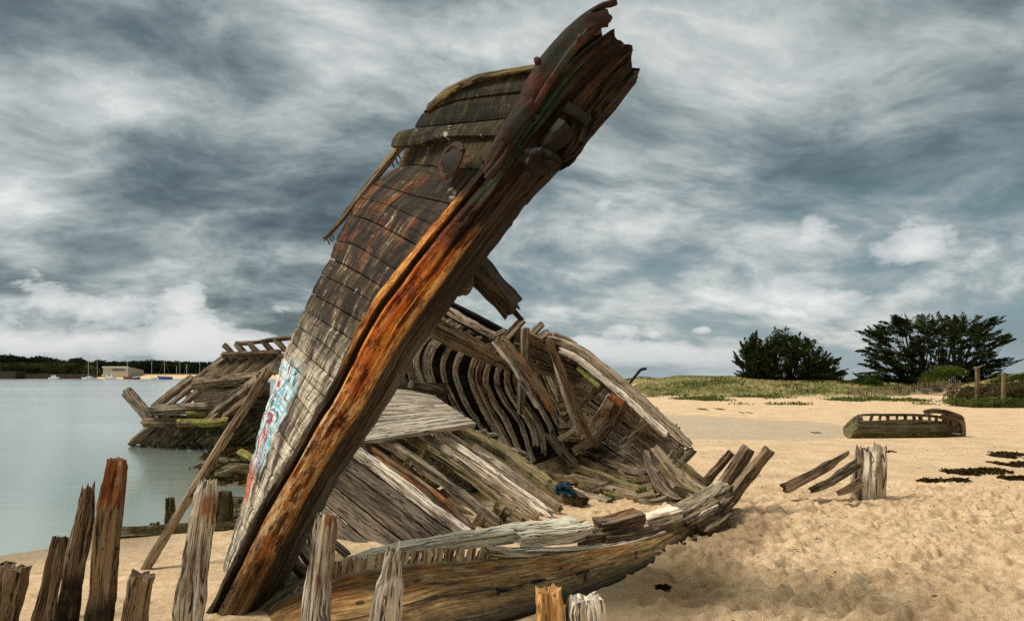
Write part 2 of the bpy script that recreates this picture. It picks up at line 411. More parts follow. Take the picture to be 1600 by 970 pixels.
    col = m.mix(m.math('MULTIPLY', grey, .6), col, m.ramp(st, [(.38, (.03, .025, .02)), (.6, (.26, .23, .20))]))
    hh = m.math('ADD', m.math('MULTIPLY', h, .8), m.math('ADD', m.math('MULTIPLY', fl, .9), m.math('SUBTRACT', m.math('MULTIPLY', flk, -.5), m.math('MULTIPLY', cm1, .7))))
    return m.finish(col, .8, hh, 1.0, .024, .25)

def bow_mat():
    m = Mat('bow_planking_weathered_paint')
    w = m.xyz(m.uv('Where')); x, y = w[0], w[1]
    p = m.comb(m.math('MULTIPLY', x, 1.0), m.math('MULTIPLY', y, 5.0))
    uv = m.uv()
    # runs of old paint and streaked stains down the planks
    run = m.noise(m.map(p, (11, 1.9, 1)), 1, 8, .68, .5)
    run2 = m.noise(m.map(p, (26, 3.2, 1), (5, 1, 0)), 1, 6, .7, .8)
    gr = m.noise(m.map(uv, (2.5, 36, 1)), 1, 7, .65, .3)
    pl = m.attr('tint')
    val = m.math('ADD', m.math('MULTIPLY', run, .55), m.math('ADD', m.math('MULTIPLY', run2, .35), m.math('MULTIPLY', gr, .10)))
    val = m.math('ADD', val, m.math('MULTIPLY', m.math('SUBTRACT', pl, .5), .05))
    low = m.ramp(val, [(.40, (.010, .008, .006)), (.46, (.062, .049, .034)), (.50, (.22, .18, .13)), (.545, (.50, .45, .35)), (.61, (.72, .66, .54))])
    midc = m.ramp(val, [(.42, (.006, .0045, .003)), (.50, (.028, .018, .010)), (.56, (.075, .05, .028)), (.60, (.24, .19, .12)), (.64, (.6, .54, .42))])
    topc = m.ramp(val, [(.42, (.006, .005, .003)), (.50, (.024, .019, .009)), (.57, (.070, .056, .022)), (.62, (.16, .13, .06)), (.66, (.62, .56, .46))])
    yn = m.math('ADD', y, m.math('MULTIPLY', m.math('SUBTRACT', m.noise(p, 2.0, 4), .5), .12))
    col = m.mix(m.ss(yn, .42, .58), low, midc)
    col = m.mix(m.ss(yn, .76, .82), col, topc)
    # rust bleeding out of the fastenings
    rn = m.noise(m.map(p, (5, 2.2, 1), (2, 9, 0)), 1, 6, .65, .4)
    rmask = m.math('MULTIPLY', m.ss(rn, .49, .60), m.math('MULTIPLY', m.ss(yn, .60, .68), m.ss(yn, .86, .78)))
    col = m.mix(m.math('MULTIPLY', rmask, .8), col, m.ramp(run2, [(.35, (.03, .01, .005)), (.52, (.15, .045, .014)), (.66, (.36, .13, .035))]))
    wf = m.math('MULTIPLY', m.ss(m.noise(m.map(p, (7, 4.5, 1), (8, 8, 0)), 1, 7, .7, .6), .62, .67), m.ss(yn, .5, .62))
    col = m.mix(m.math('MULTIPLY', wf, .7), col, (.58, .54, .46))
    # sprayed graffiti on the lower aft edge
    gm = m.math('MULTIPLY', m.ss(m.math('ADD', x, m.math('MULTIPLY', m.math('SUBTRACT', m.noise(p, 5, 4), .5), .4)), .50, .40), m.math('MULTIPLY', m.ss(yn, .27, .30), m.ss(yn, .47, .445)))
    gband = m.noise(m.map(p, (2.6, 1.3, 1), (7, 3, 0), (0, 0, .5)), 1, 3, .5, 1.6)
    gc = m.ramp(gband, [(.33, (.55, .60, .62)), (.40, (.10, .42, .58)), (.44, (.62, .74, .78)), (.475, (.04, .03, .06)), (.50, (.22, .52, .64)), (.53, (.66, .76, .78)), (.555, (.42, .06, .06)), (.58, (.14, .05, .12)), (.62, (.55, .70, .74))])
    gm = m.math('MULTIPLY', gm, m.ss(m.math('ADD', run2, m.math('MULTIPLY', gr, .4)), .46, .60))
    col = m.mix(gm, col, gc)
    gm2 = m.math('MULTIPLY', m.ss(m.math('ADD', x, m.math('MULTIPLY', run2, .6)), .62, .5), m.math('MULTIPLY', m.ss(yn, .21, .23), m.ss(yn, .29, .27)))
    col = m.mix(m.math('MULTIPLY', gm2, .75), col, (.50, .10, .06))
    # split lines in the wood
    cr = m.noise(m.map(uv, (.8, 15, 1), (9, 2, 0)), 1, 3, .6, 1.2)
    crack = m.ss(m.math('ABSOLUTE', m.math('SUBTRACT', cr, .5)), .003, .016, 1, 0)
    col = m.mix(m.math('MULTIPLY', crack, .7), col, (.008, .006, .004))
    hh = m.math('SUBTRACT', m.math('ADD', m.math('MULTIPLY', run2, .8), m.math('MULTIPLY', gr, .25)), m.math('MULTIPLY', crack, .4))
    return m.finish(col, .85, hh, .8, .014, .25)

def hull_mat():
    m = Mat('hull_bottom_ochre')
    w = m.xyz(m.uv('Where')); a, b = w[0], w[1]
    p = m.comb(m.math('MULTIPLY', a, 6.0), m.math('MULTIPLY', b, 1.2))
    n1 = m.noise(m.map(p, (1.5, 10, 1)), 1, 8, .7, .5); n2 = m.noise(m.map(p, (4, 44, 1)), 1, 8, .72, .3)
    n3 = m.noise(m.map(m.obj(), (1, 1, 1)), 13, 6, .7)
    val = m.math('ADD', m.math('MULTIPLY', n1, .40), m.math('ADD', m.math('MULTIPLY', n2, .42), m.math('MULTIPLY', n3, .18)))
    c = m.ramp(val, [(.40, (.014, .008, .004)), (.46, (.10, .058, .020)), (.515, (.25, .150, .052)), (.58, (.47, .32, .145))])
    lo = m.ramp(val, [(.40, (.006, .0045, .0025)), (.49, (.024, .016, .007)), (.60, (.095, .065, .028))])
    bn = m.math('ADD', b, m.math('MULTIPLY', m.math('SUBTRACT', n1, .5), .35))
    c = m.mix(m.ss(bn, .22, .58), c, lo)  # darker downwards: shade on the turned-under side is put into the colour
    ru = m.math('MULTIPLY', m.ss(bn, .34, .12), m.ss(m.noise(m.map(p, (2.2, 5, 1), (4, 4, 0)), 1, 6, .65), .46, .56))
    c = m.mix(m.math('MULTIPLY', ru, .85), c, m.ramp(n2, [(.36, (.05, .018, .006)), (.5, (.26, .10, .025)), (.65, (.50, .24, .07))]))
    sw = m.math('ADD', m.math('MULTIPLY', b, 5.0), m.math('MULTIPLY', m.math('SUBTRACT', m.noise(m.map(p, (1.2, 1, 1)), 1, 3), .5), .5))
    sf = m.math('ABSOLUTE', m.math('SUBTRACT', m.math('FRACT', sw), .5)); seam = m.math('MULTIPLY', m.ss(sf, .035, .008), m.ss(b, .12, .2))
    c = m.mix(m.math('MULTIPLY', seam, .85), c, (.006, .005, .003))
    kn = m.ss(m.n('ShaderNodeTexVoronoi', {'Vector': m.map(p, (2.2, 4.2, 1)), 'Scale': 1.0, 'Randomness': 1.0}), .085, .045)
    c = m.mix(m.math('MULTIPLY', kn, .8), c, (.012, .007, .005))
    rim = m.ss(m.math('ADD', b, m.math('MULTIPLY', m.math('SUBTRACT', n2, .5), .10)), .055, .03)
    c = m.mix(m.math('MULTIPLY', rim, .8), c, m.ramp(n2, [(.38, (.10, .08, .05)), (.6, (.55, .47, .36))]))
    return m.finish(c, .82, m.math('SUBTRACT', val, m.math('MULTIPLY', m.math('ADD', seam, kn), .35)), 1.0, .05, .25)

def sand_mat():
    m = Mat('beach_sand')
    pos = m.pos(); z = m.xyz(pos)[2]
    n1 = m.noise(pos, 1.1, 6, .6); n2 = m.noise(pos, 14, 5, .65); n3 = m.noise(pos, 120, 3, .7)
    v = m.math('ADD', m.math('MULTIPLY', n1, .3), m.math('ADD', m.math('MULTIPLY', n2, .35), m.math('MULTIPLY', n3, .35)))
    c = m.ramp(v, [(.39, (.39, .275, .170)), (.5, (.63, .455, .285)), (.60, (.77, .60, .41))])
    # darker band of sand beside the fallen hull
    xq = m.xyz(pos); dx1 = m.math('DIVIDE', m.math('SUBTRACT', xq[0], m.math('ADD', 1.15, m.math('MULTIPLY', m.math('SUBTRACT', xq[1], 5.6), .55))), .75)
    hull_dark = m.math('MULTIPLY', m.ss(m.math('ADD', m.math('ABSOLUTE', dx1), m.math('MULTIPLY', m.math('SUBTRACT', n1, .5), 1.6)), 1.1, .5), m.math('MULTIPLY', m.ss(xq[1], 9.4, 8.2), m.ss(xq[1], 3.9, 4.6)))
    c = m.mix(m.math('MULTIPLY', hull_dark, .7), c, (.235, .165, .095))
    # crumbs of weed and shell grit
    g = m.ss(m.noise(pos, 38, 5, .75), .62, .68)
    g = m.math('MULTIPLY', g, m.ss(m.noise(pos, 1.3, 4, .6), .42, .60))
    c = m.mix(m.math('MULTIPLY', g, .75), c, (.09, .06, .035))
    # damp and drowned sand, by height above the water
    zz = m.math('ADD', z, m.math('MULTIPLY', m.math('SUBTRACT', m.noise(pos, .8, 5), .5), .035))
    wet = m.ss(zz, -.035, -.075)
    far = m.ss(m.xyz(pos)[1], 15, 19)
    c = m.mix(m.math('MULTIPLY', wet, m.math('ADD', .55, m.math('MULTIPLY', far, .2))), c, m.mix(far, (.20, .145, .09), (.46, .36, .25)))
    # black mud by the stern
    xy = m.xyz(pos); mdx = m.math('DIVIDE', m.math('ADD', xy[0], 5.0), 3.4); mdy = m.math('DIVIDE', m.math('SUBTRACT', xy[1], 15.2), 4.6)
    mr = m.math('ADD', m.math('ADD', m.math('MULTIPLY', mdx, mdx), m.math('MULTIPLY', mdy, mdy)), m.math('MULTIPLY', m.math('SUBTRACT', n1, .5), .9))
    c = m.mix(m.math('MULTIPLY', m.ss(mr, 1.1, .6), .92), c, m.ramp(n2, [(.4, (.02, .018, .009)), (.6, (.09, .075, .04))]))
    # land beyond the bay: heath
    deep = m.ss(z, -.14, -.55)
    c = m.mix(deep, c, (.17, .22, .20))
    hi = m.ss(z, 2.6, 3.6)
    y = m.xyz(pos)[1]
    hi = m.math('MULTIPLY', hi, m.ss(y, 400, 450))
    c = m.mix(hi, c, m.ramp(n1, [(.4, (.05, .065, .02)), (.6, (.22, .19, .07))]))
    hgt = m.math('ADD', m.math('MULTIPLY', n2, .5), m.math('MULTIPLY', n3, .25))
    rough = m.math('SUBTRACT', .95, m.math('MULTIPLY', wet, .5))
    return m.finish(c, rough, hgt, .9, .06, .2)

def water_mat():
    m = Mat('calm_sea_water')
    pos = m.pos()
    n1 = m.noise(m.map(pos, (.35, 1.6, 1)), 1, 4, .55, .3); n2 = m.noise(m.map(pos, (2.2, 7, 1)), 1, 3, .5)
    n3 = m.noise(m.map(pos, (.02, .12, 1)), 1, 3, .5)
    h = m.math('ADD', m.math('MULTIPLY', n1, .7), m.math('MULTIPLY', n2, .12))
    bp = m.n('ShaderNodeBump', {'Height': h, 'Strength': .22, 'Distance': .05})
    gl = m.n('ShaderNodeBsdfGlossy', {'Color': (.97, 1.0, .98, 1), 'Roughness': m.lin(n3, .3, .7, .10, .24), 'Normal': bp})
    # seen steeply, the water lets the bed through with a grey-green cast
    tr = m.n('ShaderNodeBsdfTransparent', {'Color': (.75, .84, .82, 1)})
    df = m.n('ShaderNodeBsdfDiffuse', {'Color': (.40, .50, .46, 1)})
    body = m.n('ShaderNodeMixShader', {0: .5, 1: tr, 2: df})
    fr = m.n('ShaderNodeFresnel', {'IOR': 1.33, 'Normal': bp})
    fr = m.math('MINIMUM', m.math('ADD', m.math('MULTIPLY', fr, 1.0), .20), 1.0)
    mx = m.n('ShaderNodeMixShader', {0: fr, 1: body, 2: gl})
    m.nt.links.new(mx, m.out.inputs[0]); return m.m

# ---------------------------------------------------------------- ground
SEA = np.array([(-2000, 6.2), (-40, 6.3), (-7.0, 6.9), (-5.4, 7.2), (-4.5, 7.9), (-4.05, 8.8), (-3.9, 10.3), (-3.2, 13.0), (-1, 16), (2.5, 18.3), (5.2, 20.0), (8.6, 20.6), (11.0, 21.8),
                (12.2, 24), (11.8, 27), (9.6, 30), (7.4, 33), (3, 44), (-6, 62), (10, 140), (80, 500), (-200, 500), (-420, 505), (-2000, 512)], float)
SEAZ = -.10
def sea_d(X, Y):
    d = np.full(X.shape, 1e9); ins = np.zeros(X.shape, bool); n = len(SEA)
    for i in range(n):
        a = SEA[i]; b = SEA[(i+1) % n]; e = b-a
        t = np.clip(((X-a[0])*e[0]+(Y-a[1])*e[1])/(e@e), 0, 1)
        d = np.minimum(d, np.hypot(X-a[0]-t*e[0], Y-a[1]-t*e[1]))
        c = (a[1] > Y) != (b[1] > Y)
        xi = a[0]+(Y-a[1])*(e[0])/(e[1] if abs(e[1]) > 1e-9 else 1e-9)
        ins ^= c & (X < xi)
    return np.where(ins, d, -d)
def gz(X, Y):
    X = np.asarray(X, float); Y = np.asarray(Y, float)
    d = sea_d(X, Y)+fbm(X*.35, Y*.35, 3, 3)*.6*np.clip((Y-4)/12, .25, 1)
    z = np.where(d > 0, -.10-.10*np.maximum(d, 0)**.85, -.10*np.exp(np.minimum(d, 0)/1.3))
    z = np.maximum(z, -1.3)
    # muddy bank grown with weed under the stern
    for cx, cy, r, hgt in ((-4.7, 12.6, 1.0, .3), (-5.0, 14.6, 1.4, .45), (-5.6, 17.4, 2.0, .75), (-3.8, 16.5, 2.4, .6)):
        z = z+np.maximum(0, hgt*np.exp(-((X-cx)**2+(Y-cy)**2)/r**2))*(z < -.08)
    z = np.where((z > -.03) & (np.hypot(X+6, Y-15.5) < 5) & (d > 0), -.03+.03*fbm(X*2, Y*2, 1, 3), z)
    z = z+np.where((Y > 300), np.clip((Y-508)*.07, 0, 5.5), 0)*np.clip((60-X)/60, 0, 1)
    # behind the dunes the land falls away
    z = z-np.clip((Y-95)/500, 0, 1)*34*np.clip((X-14)/30, 0, 1)
    # ankle-deep channel behind the wreck, full of sand bars
    ch = np.clip((X-2)/3, 0, 1)*(Y < 60)*(Y > 15)*(d > -.5)
    z = np.where(ch > 0, z*(1-ch)+ch*np.maximum(z, -.084+.028*fbm(X*.20, Y*.8, 9, 4)+.006*(np.abs(Y-26)/5)), z)
    # the beach climbs gently to the dunes
    z = z+np.clip((Y-30)/22, 0, 1)*.12*(Y < 200)*(d < 0)
    z = z+fbm(X*.5, Y*.5, 5, 3)*.022*(Y < 80)
    return z
def disturbed(X, Y):
    px = X/np.maximum(Y, .1)*F+800
    a = np.clip((X-.6)/1.2, 0, 1)*np.clip((12.6-Y+fbm(X*.5, Y*.6, 8, 3)*2.6)/3.6, 0, 1)
    return a
def grow(a, lo, hi, r):
    st = a[1]-a[0]; up = [a[-1]]; s = a[-1]-a[-2]
    while up[-1] < hi: s *= r; up.append(up[-1]+s)
    dn = [a[0]]; s = st
    while dn[-1] > lo: s *= r; dn.append(dn[-1]-s)
    return np.r_[dn[:0:-1], a, up[1:]]
GX = grow(np.arange(-5.2, 7.6, .030), -3000, 3000, 1.045)
GY = grow(np.arange(4.3, 10.4, .028), -60, 3000, 1.030)
GY = np.unique(np.r_[GY, np.arange(490, 600, 3.0)])
X, Y = np.meshgrid(GX, GY, indexing='ij')
Z = gz(X, Y)
dm = disturbed(X, Y)
near = (Y < 16) & (Y > 3.5) & (np.abs(X) < 14)
Z = Z+np.where(near, fbm(X*2.1, Y*2.1, 2, 4)*.012+dm*(fbm(X*3.4, Y*4.2, 4, 4)*.030-np.abs(fbm(X*8.5, Y*13.0, 6, 4))*.115+fbm(X*12, Y*15, 7, 2)*.024), 0)
for i in range(1500):
    if i < 1150: fx = RS.uniform(.9, 9); fy = RS.uniform(4.6, 11.5)
    else: fx = RS.uniform(-5, 9); fy = RS.uniform(4.6, 18)
    wt = float(disturbed(np.array(fx), np.array(fy)))
    if i < 1150 and RS.rand() > wt: continue
    if sea_d(np.array([fx]), np.array([fy]))[0] > -1.0: continue
    ang = RS.uniform(0, 6.28) if RS.rand() < .45 else RS.normal(.25, .35)
    ln, wd = RS.uniform(.08, .17), RS.uniform(.045, .075)
    dp = RS.uniform(.025, .065)*(1 if i < 1150 else .45)
    i0, i1 = np.searchsorted(GX, [fx-.4, fx+.4]); j0, j1 = np.searchsorted(GY, [fy-.4, fy+.4])
    x = X[i0:i1, j0:j1]-fx; y = Y[i0:i1, j0:j1]-fy
    a = x*math.cos(ang)+y*math.sin(ang); b = -x*math.sin(ang)+y*math.cos(ang)
    r = np.sqrt((a/ln)**2+(b/wd)**2)
    Z[i0:i1, j0:j1] += -dp*np.exp(-r**2.6)+dp*.55*np.exp(-((r-1.55)/.45)**2)
# scour round the fallen hull and the stakes
sv = np.stack([X, Y, Z], -1).reshape(-1, 3)
nx, ny = X.shape
ii = np.arange(nx*ny).reshape(nx, ny)
fq = np.stack([ii[:-1, :-1], ii[1:, :-1], ii[1:, 1:], ii[:-1, 1:]], -1).reshape(-1, 4)
me = bpy.data.meshes.new('beach')
me.vertices.add(len(sv)); me.vertices.foreach_set('co', sv.astype(np.float32).ravel())
me.loops.add(fq.size); me.loops.foreach_set('vertex_index', fq.astype(np.int32).ravel())
me.polygons.add(len(fq)); me.polygons.foreach_set('loop_start', np.arange(0, fq.size, 4, dtype=np.int32))
me.polygons.foreach_set('use_smooth', np.ones(len(fq), bool))
me.materials.append(sand_mat()); me.update(calc_edges=True); me.validate()
beach = bpy.data.objects.new('beach', me); COL.objects.link(beach); tag(beach, kind='structure')
def gh(x, y): return float(gz(np.array([float(x)]), np.array([float(y)]))[0])

wm = bpy.data.meshes.new('sea')
wm.from_pydata([(-3000, 4, SEAZ), (150, 4, SEAZ), (150, 560, SEAZ), (-3000, 560, SEAZ)], [], [(0, 1, 2, 3)])
wm.materials.append(water_mat()); sea = bpy.data.objects.new('sea', wm); COL.objects.link(sea); tag(sea, kind='structure')
# ---------------------------------------------------------------- the bow
bow = thing('wrecked_bow', 'tall leaning bow of the wreck with an orange rusted stem post rising against the sky', 'shipwreck', P(355, 985, 5.0))
PAIRS = [((278, 1020), (352, 1062)), ((312, 958), (385, 1000)), ((347, 891), (420, 935)), ((384, 817), (455, 860)), ((421, 752), (490, 792)), ((441, 720), (509, 760)),
         ((480, 645), (556, 688)), ((505, 605), (585, 645)), ((560, 490), (650, 538)), ((610, 420), (700, 468)), ((655, 362), (748, 402)), ((700, 310), (793, 342)),
         ((760, 235), (842, 278)), ((800, 172), (890, 228)), ((838, 110), (938, 172)), ((880, 62), (974, 126)), ((926, 36), (998, 95))]
_L = np.array([p[0] for p in PAIRS], float); _R = np.array([p[1] for p in PAIRS], float)
_d = np.r_[0, np.cumsum(np.linalg.norm(np.diff((_L+_R)/2, axis=0), axis=1))]; _d /= _d[-1]
def stemY(s): return 5.05-.40*s
def build_stem():
    mb = MB(); N = 230
    L2 = catmull(np.c_[_L, 0*_d], N)[:, :2]; R2 = catmull(np.c_[_R, 0*_d], N)[:, :2]
    s = np.linspace(0, 1, N)
    key = np.array([(0, .32), (.02, .12), (.05, .05), (.10, .035), (.16, .03), (.19, .06), (.215, .095), (.245, .07), (.275, .025), (.32, .01), (.5, 0), (.69, .010),
                    (.725, .022), (.745, .075), (.77, .09), (.81, .13), (.86, .17), (.885, .21), (.94, .24), (1.0, .38), (.96, .52), (.7, .58), (.3, .58), (.03, .5)])
    kd = np.r_[0, np.cumsum(np.hypot(np.diff(key[:, 0])*.5, np.diff(key[:, 1])))]
    M = 74; q = np.linspace(0, kd[-1], M)
    t = np.interp(q, kd, key[:, 0]); d = np.interp(q, kd, key[:, 1])
    S, Tt = np.meshgrid(s, t, indexing='ij'); D = np.broadcast_to(d, S.shape).copy(); Q = np.broadcast_to(q, S.shape)
    fib = vn(Q*34, S*9, 1)*.010+vn(Q*80, S*20, 2)*.005+fbm(Q*6, S*16, 3, 3)*.009+np.where(fbm(Q*11, S*42, 8, 3) > .08, .008, 0)
    # deep splits and lost wood towards the head
    fib = fib+np.where(S > .62, (np.abs(vn(Q*22, S*7, 9))*.05+np.abs(fbm(Q*13, S*26, 4, 3))*.11*np.clip((Tt-.35)*4, 0, 1))*(S-.62)/.38, 0)
    groove = .03*np.exp(-((Tt-.56-.03*np.sin(S*9))/.02)**2)*(S > .05)*(d[None] < .1)
    D = D+fib+groove
    er = fbm(S*22, Tt*2, 5, 4)*.035+np.where((vn(S*30, S*0, 4) > .45), .02, 0)
    Te = Tt+np.where(Tt > .7, -np.abs(er)*(Tt-.7)/.3*1.6*np.clip((1.0-S)*4, .15, 1)+.06*np.clip((S-.86)/.1, 0, 1)*(Tt-.7)/.3, 0)+np.where(Tt < .2, np.abs(fbm(S*26, Tt*0, 6, 3))*.05*(1-Tt/.2), 0)
    px = L2[:, :1]*(1-Te)+R2[:, :1]*Te; py = L2[:, 1:]*(1-Te)+R2[:, 1:]*Te
    Yv = stemY(S)+D
    V = np.stack([(px-800)/F*stemY(S), Yv, EYE-(py-HY)/F*stemY(S)], -1)
    ax = unit(V[-1].mean(0)-V[-20].mean(0))
    jr = (vn(q*30, q*0+1, 3)*.5+.5)*.5+RS.rand(M)*.5
    wg = np.clip((S-.955)/.045, 0, 1)
    jr = np.convolve(np.r_[jr[-2:], jr, jr[:2]], [.2, .25, .1, .25, .2], 'valid')
    V = V+ax*((jr[None]-.22)*wg*.24)[..., None]
    verts = np.vstack([V.reshape(-1, 3), V[-1].mean(0)-ax*.08, V[0].mean(0)])
    fs, uv, w2 = [], [], []
    Ls = 5.2
    for i in range(N-1):
        for j in range(M):
            k = (j+1) % M; tk = t[k]; qk = q[j+1] if j+1 < M else q[-1]+.05
            fs.append((i*M+j, i*M+k, (i+1)*M+k, (i+1)*M+j))
            uv += [(s[i]*Ls, q[j]), (s[i]*Ls, qk), (s[i+1]*Ls, qk), (s[i+1]*Ls, q[j])]
            w2 += [(s[i], t[j]), (s[i], tk), (s[i+1], tk), (s[i+1], t[j])]
    for j in range(M):
        k = (j+1) % M
        fs.append((N*M, (N-1)*M+j, (N-1)*M+k)); uv += [(Ls, 0), (Ls, q[j]), (Ls, q[k])]; w2 += [(1, .6)]*3
        fs.append((N*M+1, k, j)); uv += [(0, 0), (0, q[k]), (0, q[j])]; w2 += [(0, .6)]*3
    mb.add(verts, fs, uv, .5, w2)
    return mb.build('stem_post', stem_mat(), bow, 45)
stem = build_stem()

BLACK = plain('black_iron_and_hole_shade', (.011, .008, .0065), .8, .5, 14)
def sY(px, py):   # depth of the stem at a height in the picture
    s = np.interp(-py, -_L[:, 1], _d); return stemY(s)
mb = MB()
edge_o = [(742, 262), (765, 226), (800, 165), (836, 98), (858, 70), (882, 44), (905, 22), (928, 8), (948, 3)]
edge_i = [(760, 280), (792, 238), (828, 182), (852, 140), (872, 110), (892, 82), (912, 58), (932, 36), (948, 22)]
sheet(mb, np.array([P(x, y, sY(x, y)-.075) for x, y in edge_o]), np.array([P(x, y, sY(x, y)-.10) for x, y in edge_i]), nu=80, nv=9, thick=.10, rough=.016, jag=(.1, .05), edge=.012)
tube(mb, [P(x, y, sY(x, y)-.10) for x, y in edge_i], .022, rough=.012)
strap = mb.build('iron_strap', IRON, bow)
mb = MB()
tube(mb, PP((925, 18, 4.56), (940, 9, 4.56), (955, 6, 4.56), (962, 2, 4.56)), .022, rough=.014)
timber(mb, PP((915, 42, 4.56), (935, 33, 4.55), (950, 28, 4.55)), .10, .07, ds=.02, rough=.02)
mb.build('hook', IRON, bow)
for x, y in ((840, 96), (951, 29), (906, 60)):
    mb = MB(); blob(mb, P(x, y, 4.54), (.026, .026, .026), 2, .25); mb.build('rivet', IRON, bow)
mb = MB()   # short iron plate let into the stem lower down
sheet(mb, PP((776, 218, 4.57), (800, 182, 4.55), (832, 150, 4.53)), PP((789, 231, 4.57), (815, 196, 4.55), (846, 163, 4.53)), nu=26, nv=6, thick=.05, rough=.008, jag=(.05, .04))
mb.build('iron_plate', IRON, bow)

# hawse casting and torn fairlead on the far cheek of the stem head
mb = MB()
timber(mb, PP((908, 176, 4.72), (907, 196, 4.72), (898, 222, 4.74), (882, 246, 4.76), (862, 262, 4.78)), .15, .16, up=(.3, -1, .2), ds=.015, n=5, rough=.05, groove=.03, jag=(.03, .10), roughf=1.6, taper=(1.1, .8))
timber(mb, PP((915, 186, 4.68), (912, 205, 4.68), (900, 232, 4.7)), .05, .12, up=(.3, -1, .2), ds=.02, rough=.03, jag=(.02, .10))
mb.build('cheek_timber', W['black_and_shade'], bow)
mb = MB(); timber(mb, PP((885, 168, 4.62), (902, 178, 4.60), (919, 192, 4.6)), .045, .07, ds=.02, rough=.012); mb.build('iron_band', BLACK, bow)
mb = MB()
timber(mb, PP((850, 230, 4.64), (868, 216, 4.61), (886, 200, 4.60)), .14, .14, ds=.015, bevel=.9, rough=.035, n=4)
blob(mb, P(838, 250, 4.62), (.10, .10, .09), 3, .35, 3); blob(mb, P(855, 255, 4.62), (.08, .09, .07), 3, .35, 3)
mb.build('roller', BLACK, bow)
# outer planking: seams traced plank by plank
SEAMS = [
 [(664, 172), (706, 146), (748, 126), (800, 115), (846, 110)],
 [(660, 176), (705, 159), (748, 151), (826, 141)],
 [(646, 199), (699, 194), (760, 188), (815, 182)],
 [(634, 228), (672, 226), (700, 213), (790, 212)],
 [(620, 259), (650, 257), (672, 259), (765, 266)],
 [(582, 287), (608, 293), (650, 306), (725, 322)],
 [(562, 309), (600, 318), (640, 335), (685, 354)],
 [(545, 335), (571, 342), (605, 358), (640, 377), (664, 388)],
 [(523, 376), (550, 381), (583, 400), (611, 417), (628, 426)],
 [(515, 403), (550, 420), (591, 444), (606, 453)],
 [(500, 428), (540, 447), (574, 467), (592, 478)],
 [(486, 458), (525, 480), (562, 502), (577, 512)],
 [(474, 484), (510, 506), (549, 530), (564, 540)],
 [(462, 508), (500, 533), (532, 559), (547, 570)],
 [(453, 531), (482, 559), (517, 588), (532, 600)],
 [(441, 557), (470, 585), (501, 615), (515, 627)],
 [(434, 583), (458, 612), (482, 643), (496, 657)],
 [(425, 612), (445, 642), (465, 674), (479, 688)],
 [(413, 640), (432, 668), (452, 697), (466, 711)],
 [(405, 668), (422, 692), (440, 716), (454, 731)],
 [(397, 700), (411, 722), (426, 744), (439, 758)],
 [(388, 735), (400, 755), (412, 772), (425, 786)],
 [(382, 770), (390, 788), (400, 802), (413, 817)],
 [(372, 805), (378, 820), (386, 834), (398, 849)],
 [(360, 845), (365, 856), (370, 866), (382, 880)],
 [(346, 888), (350, 894), (355, 900), (364, 910)]]
def seam3(pl, lip=0.0):
    p = catmull(np.array([(x, y, 0) for x, y in pl], float), 24)
    u = np.linspace(0, 1, 24); out = []
    for i, (x, y, _) in enumerate(p):
        ys = sY(pl[-1][0], pl[-1][1])+.13
        back = np.interp(y, [100, 300, 560, 880], [.75, 1.0, 1.25, 1.0])
        out.append(P(x, y, ys+back*(1-u[i])**1.15+lip))
    return np.array(out)
bm_ = bow_mat(); mb = MB()
for i in range(len(SEAMS)-1):
    a, b = SEAMS[i], SEAMS[i+1]
    if i == 2: a = [(621, 204), (652, 198), (699, 194), (805, 183)]; b = [(607, 229), (650, 226), (697, 213), (790, 212)]
    y0, y1 = (1000-(a[0][1]+a[-1][1])/2)/900, (1000-(b[0][1]+b[-1][1])/2)/900
    lip = (RS.rand()-.5)*.055+(.03 if i in (3, 4) else 0)
    sheet(mb, seam3(a, lip), seam3(b, lip), nu=34, nv=7, thick=.055, rough=.006, jag=(.018, 0), gap=.006 if i > 2 else .010, edge=.0045, where=((0, 1), (y0, y1)), tdir=(.5, .85, 0))
planking = mb.build('planking', bm_, bow)
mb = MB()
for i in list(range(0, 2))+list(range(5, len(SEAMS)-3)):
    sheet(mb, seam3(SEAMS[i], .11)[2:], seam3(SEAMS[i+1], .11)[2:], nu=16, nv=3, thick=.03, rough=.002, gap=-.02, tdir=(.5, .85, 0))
mb.build('seam_backing', W['black_and_shade'], bow)  # dark sheets added behind the planks so no light shows through the seams
mb = MB()
c0 = [(667, 160), (700, 134), (740, 117), (790, 106), (842, 99)]; c1 = [(663, 173), (706, 146), (748, 126), (800, 115), (842, 110)]
sheet(mb, seam3(c0, -.05), seam3(c1, -.05), nu=60, nv=5, thick=.14, rough=.01, jag=(.03, 0), edge=.012, tdir=(.5, .85, 0))
mb.build('cap_rail', W['olive'], bow)
# frames inside the planking, seen through the gaps
for k, (a, u_) in enumerate(((0, .12), (0, .4), (0, .68))):
    mb = MB(); pts = []
    for sm in SEAMS[1:24:2]:
        q = seam3(sm); pts.append(q[int(u_*23)]+np.array((.06, .17, 0)))
    timber(mb, pts, .11, .13, up=(1, .3, 0), ds=.12, rough=.01)
    mb.build('frame', W['dark'], bow)
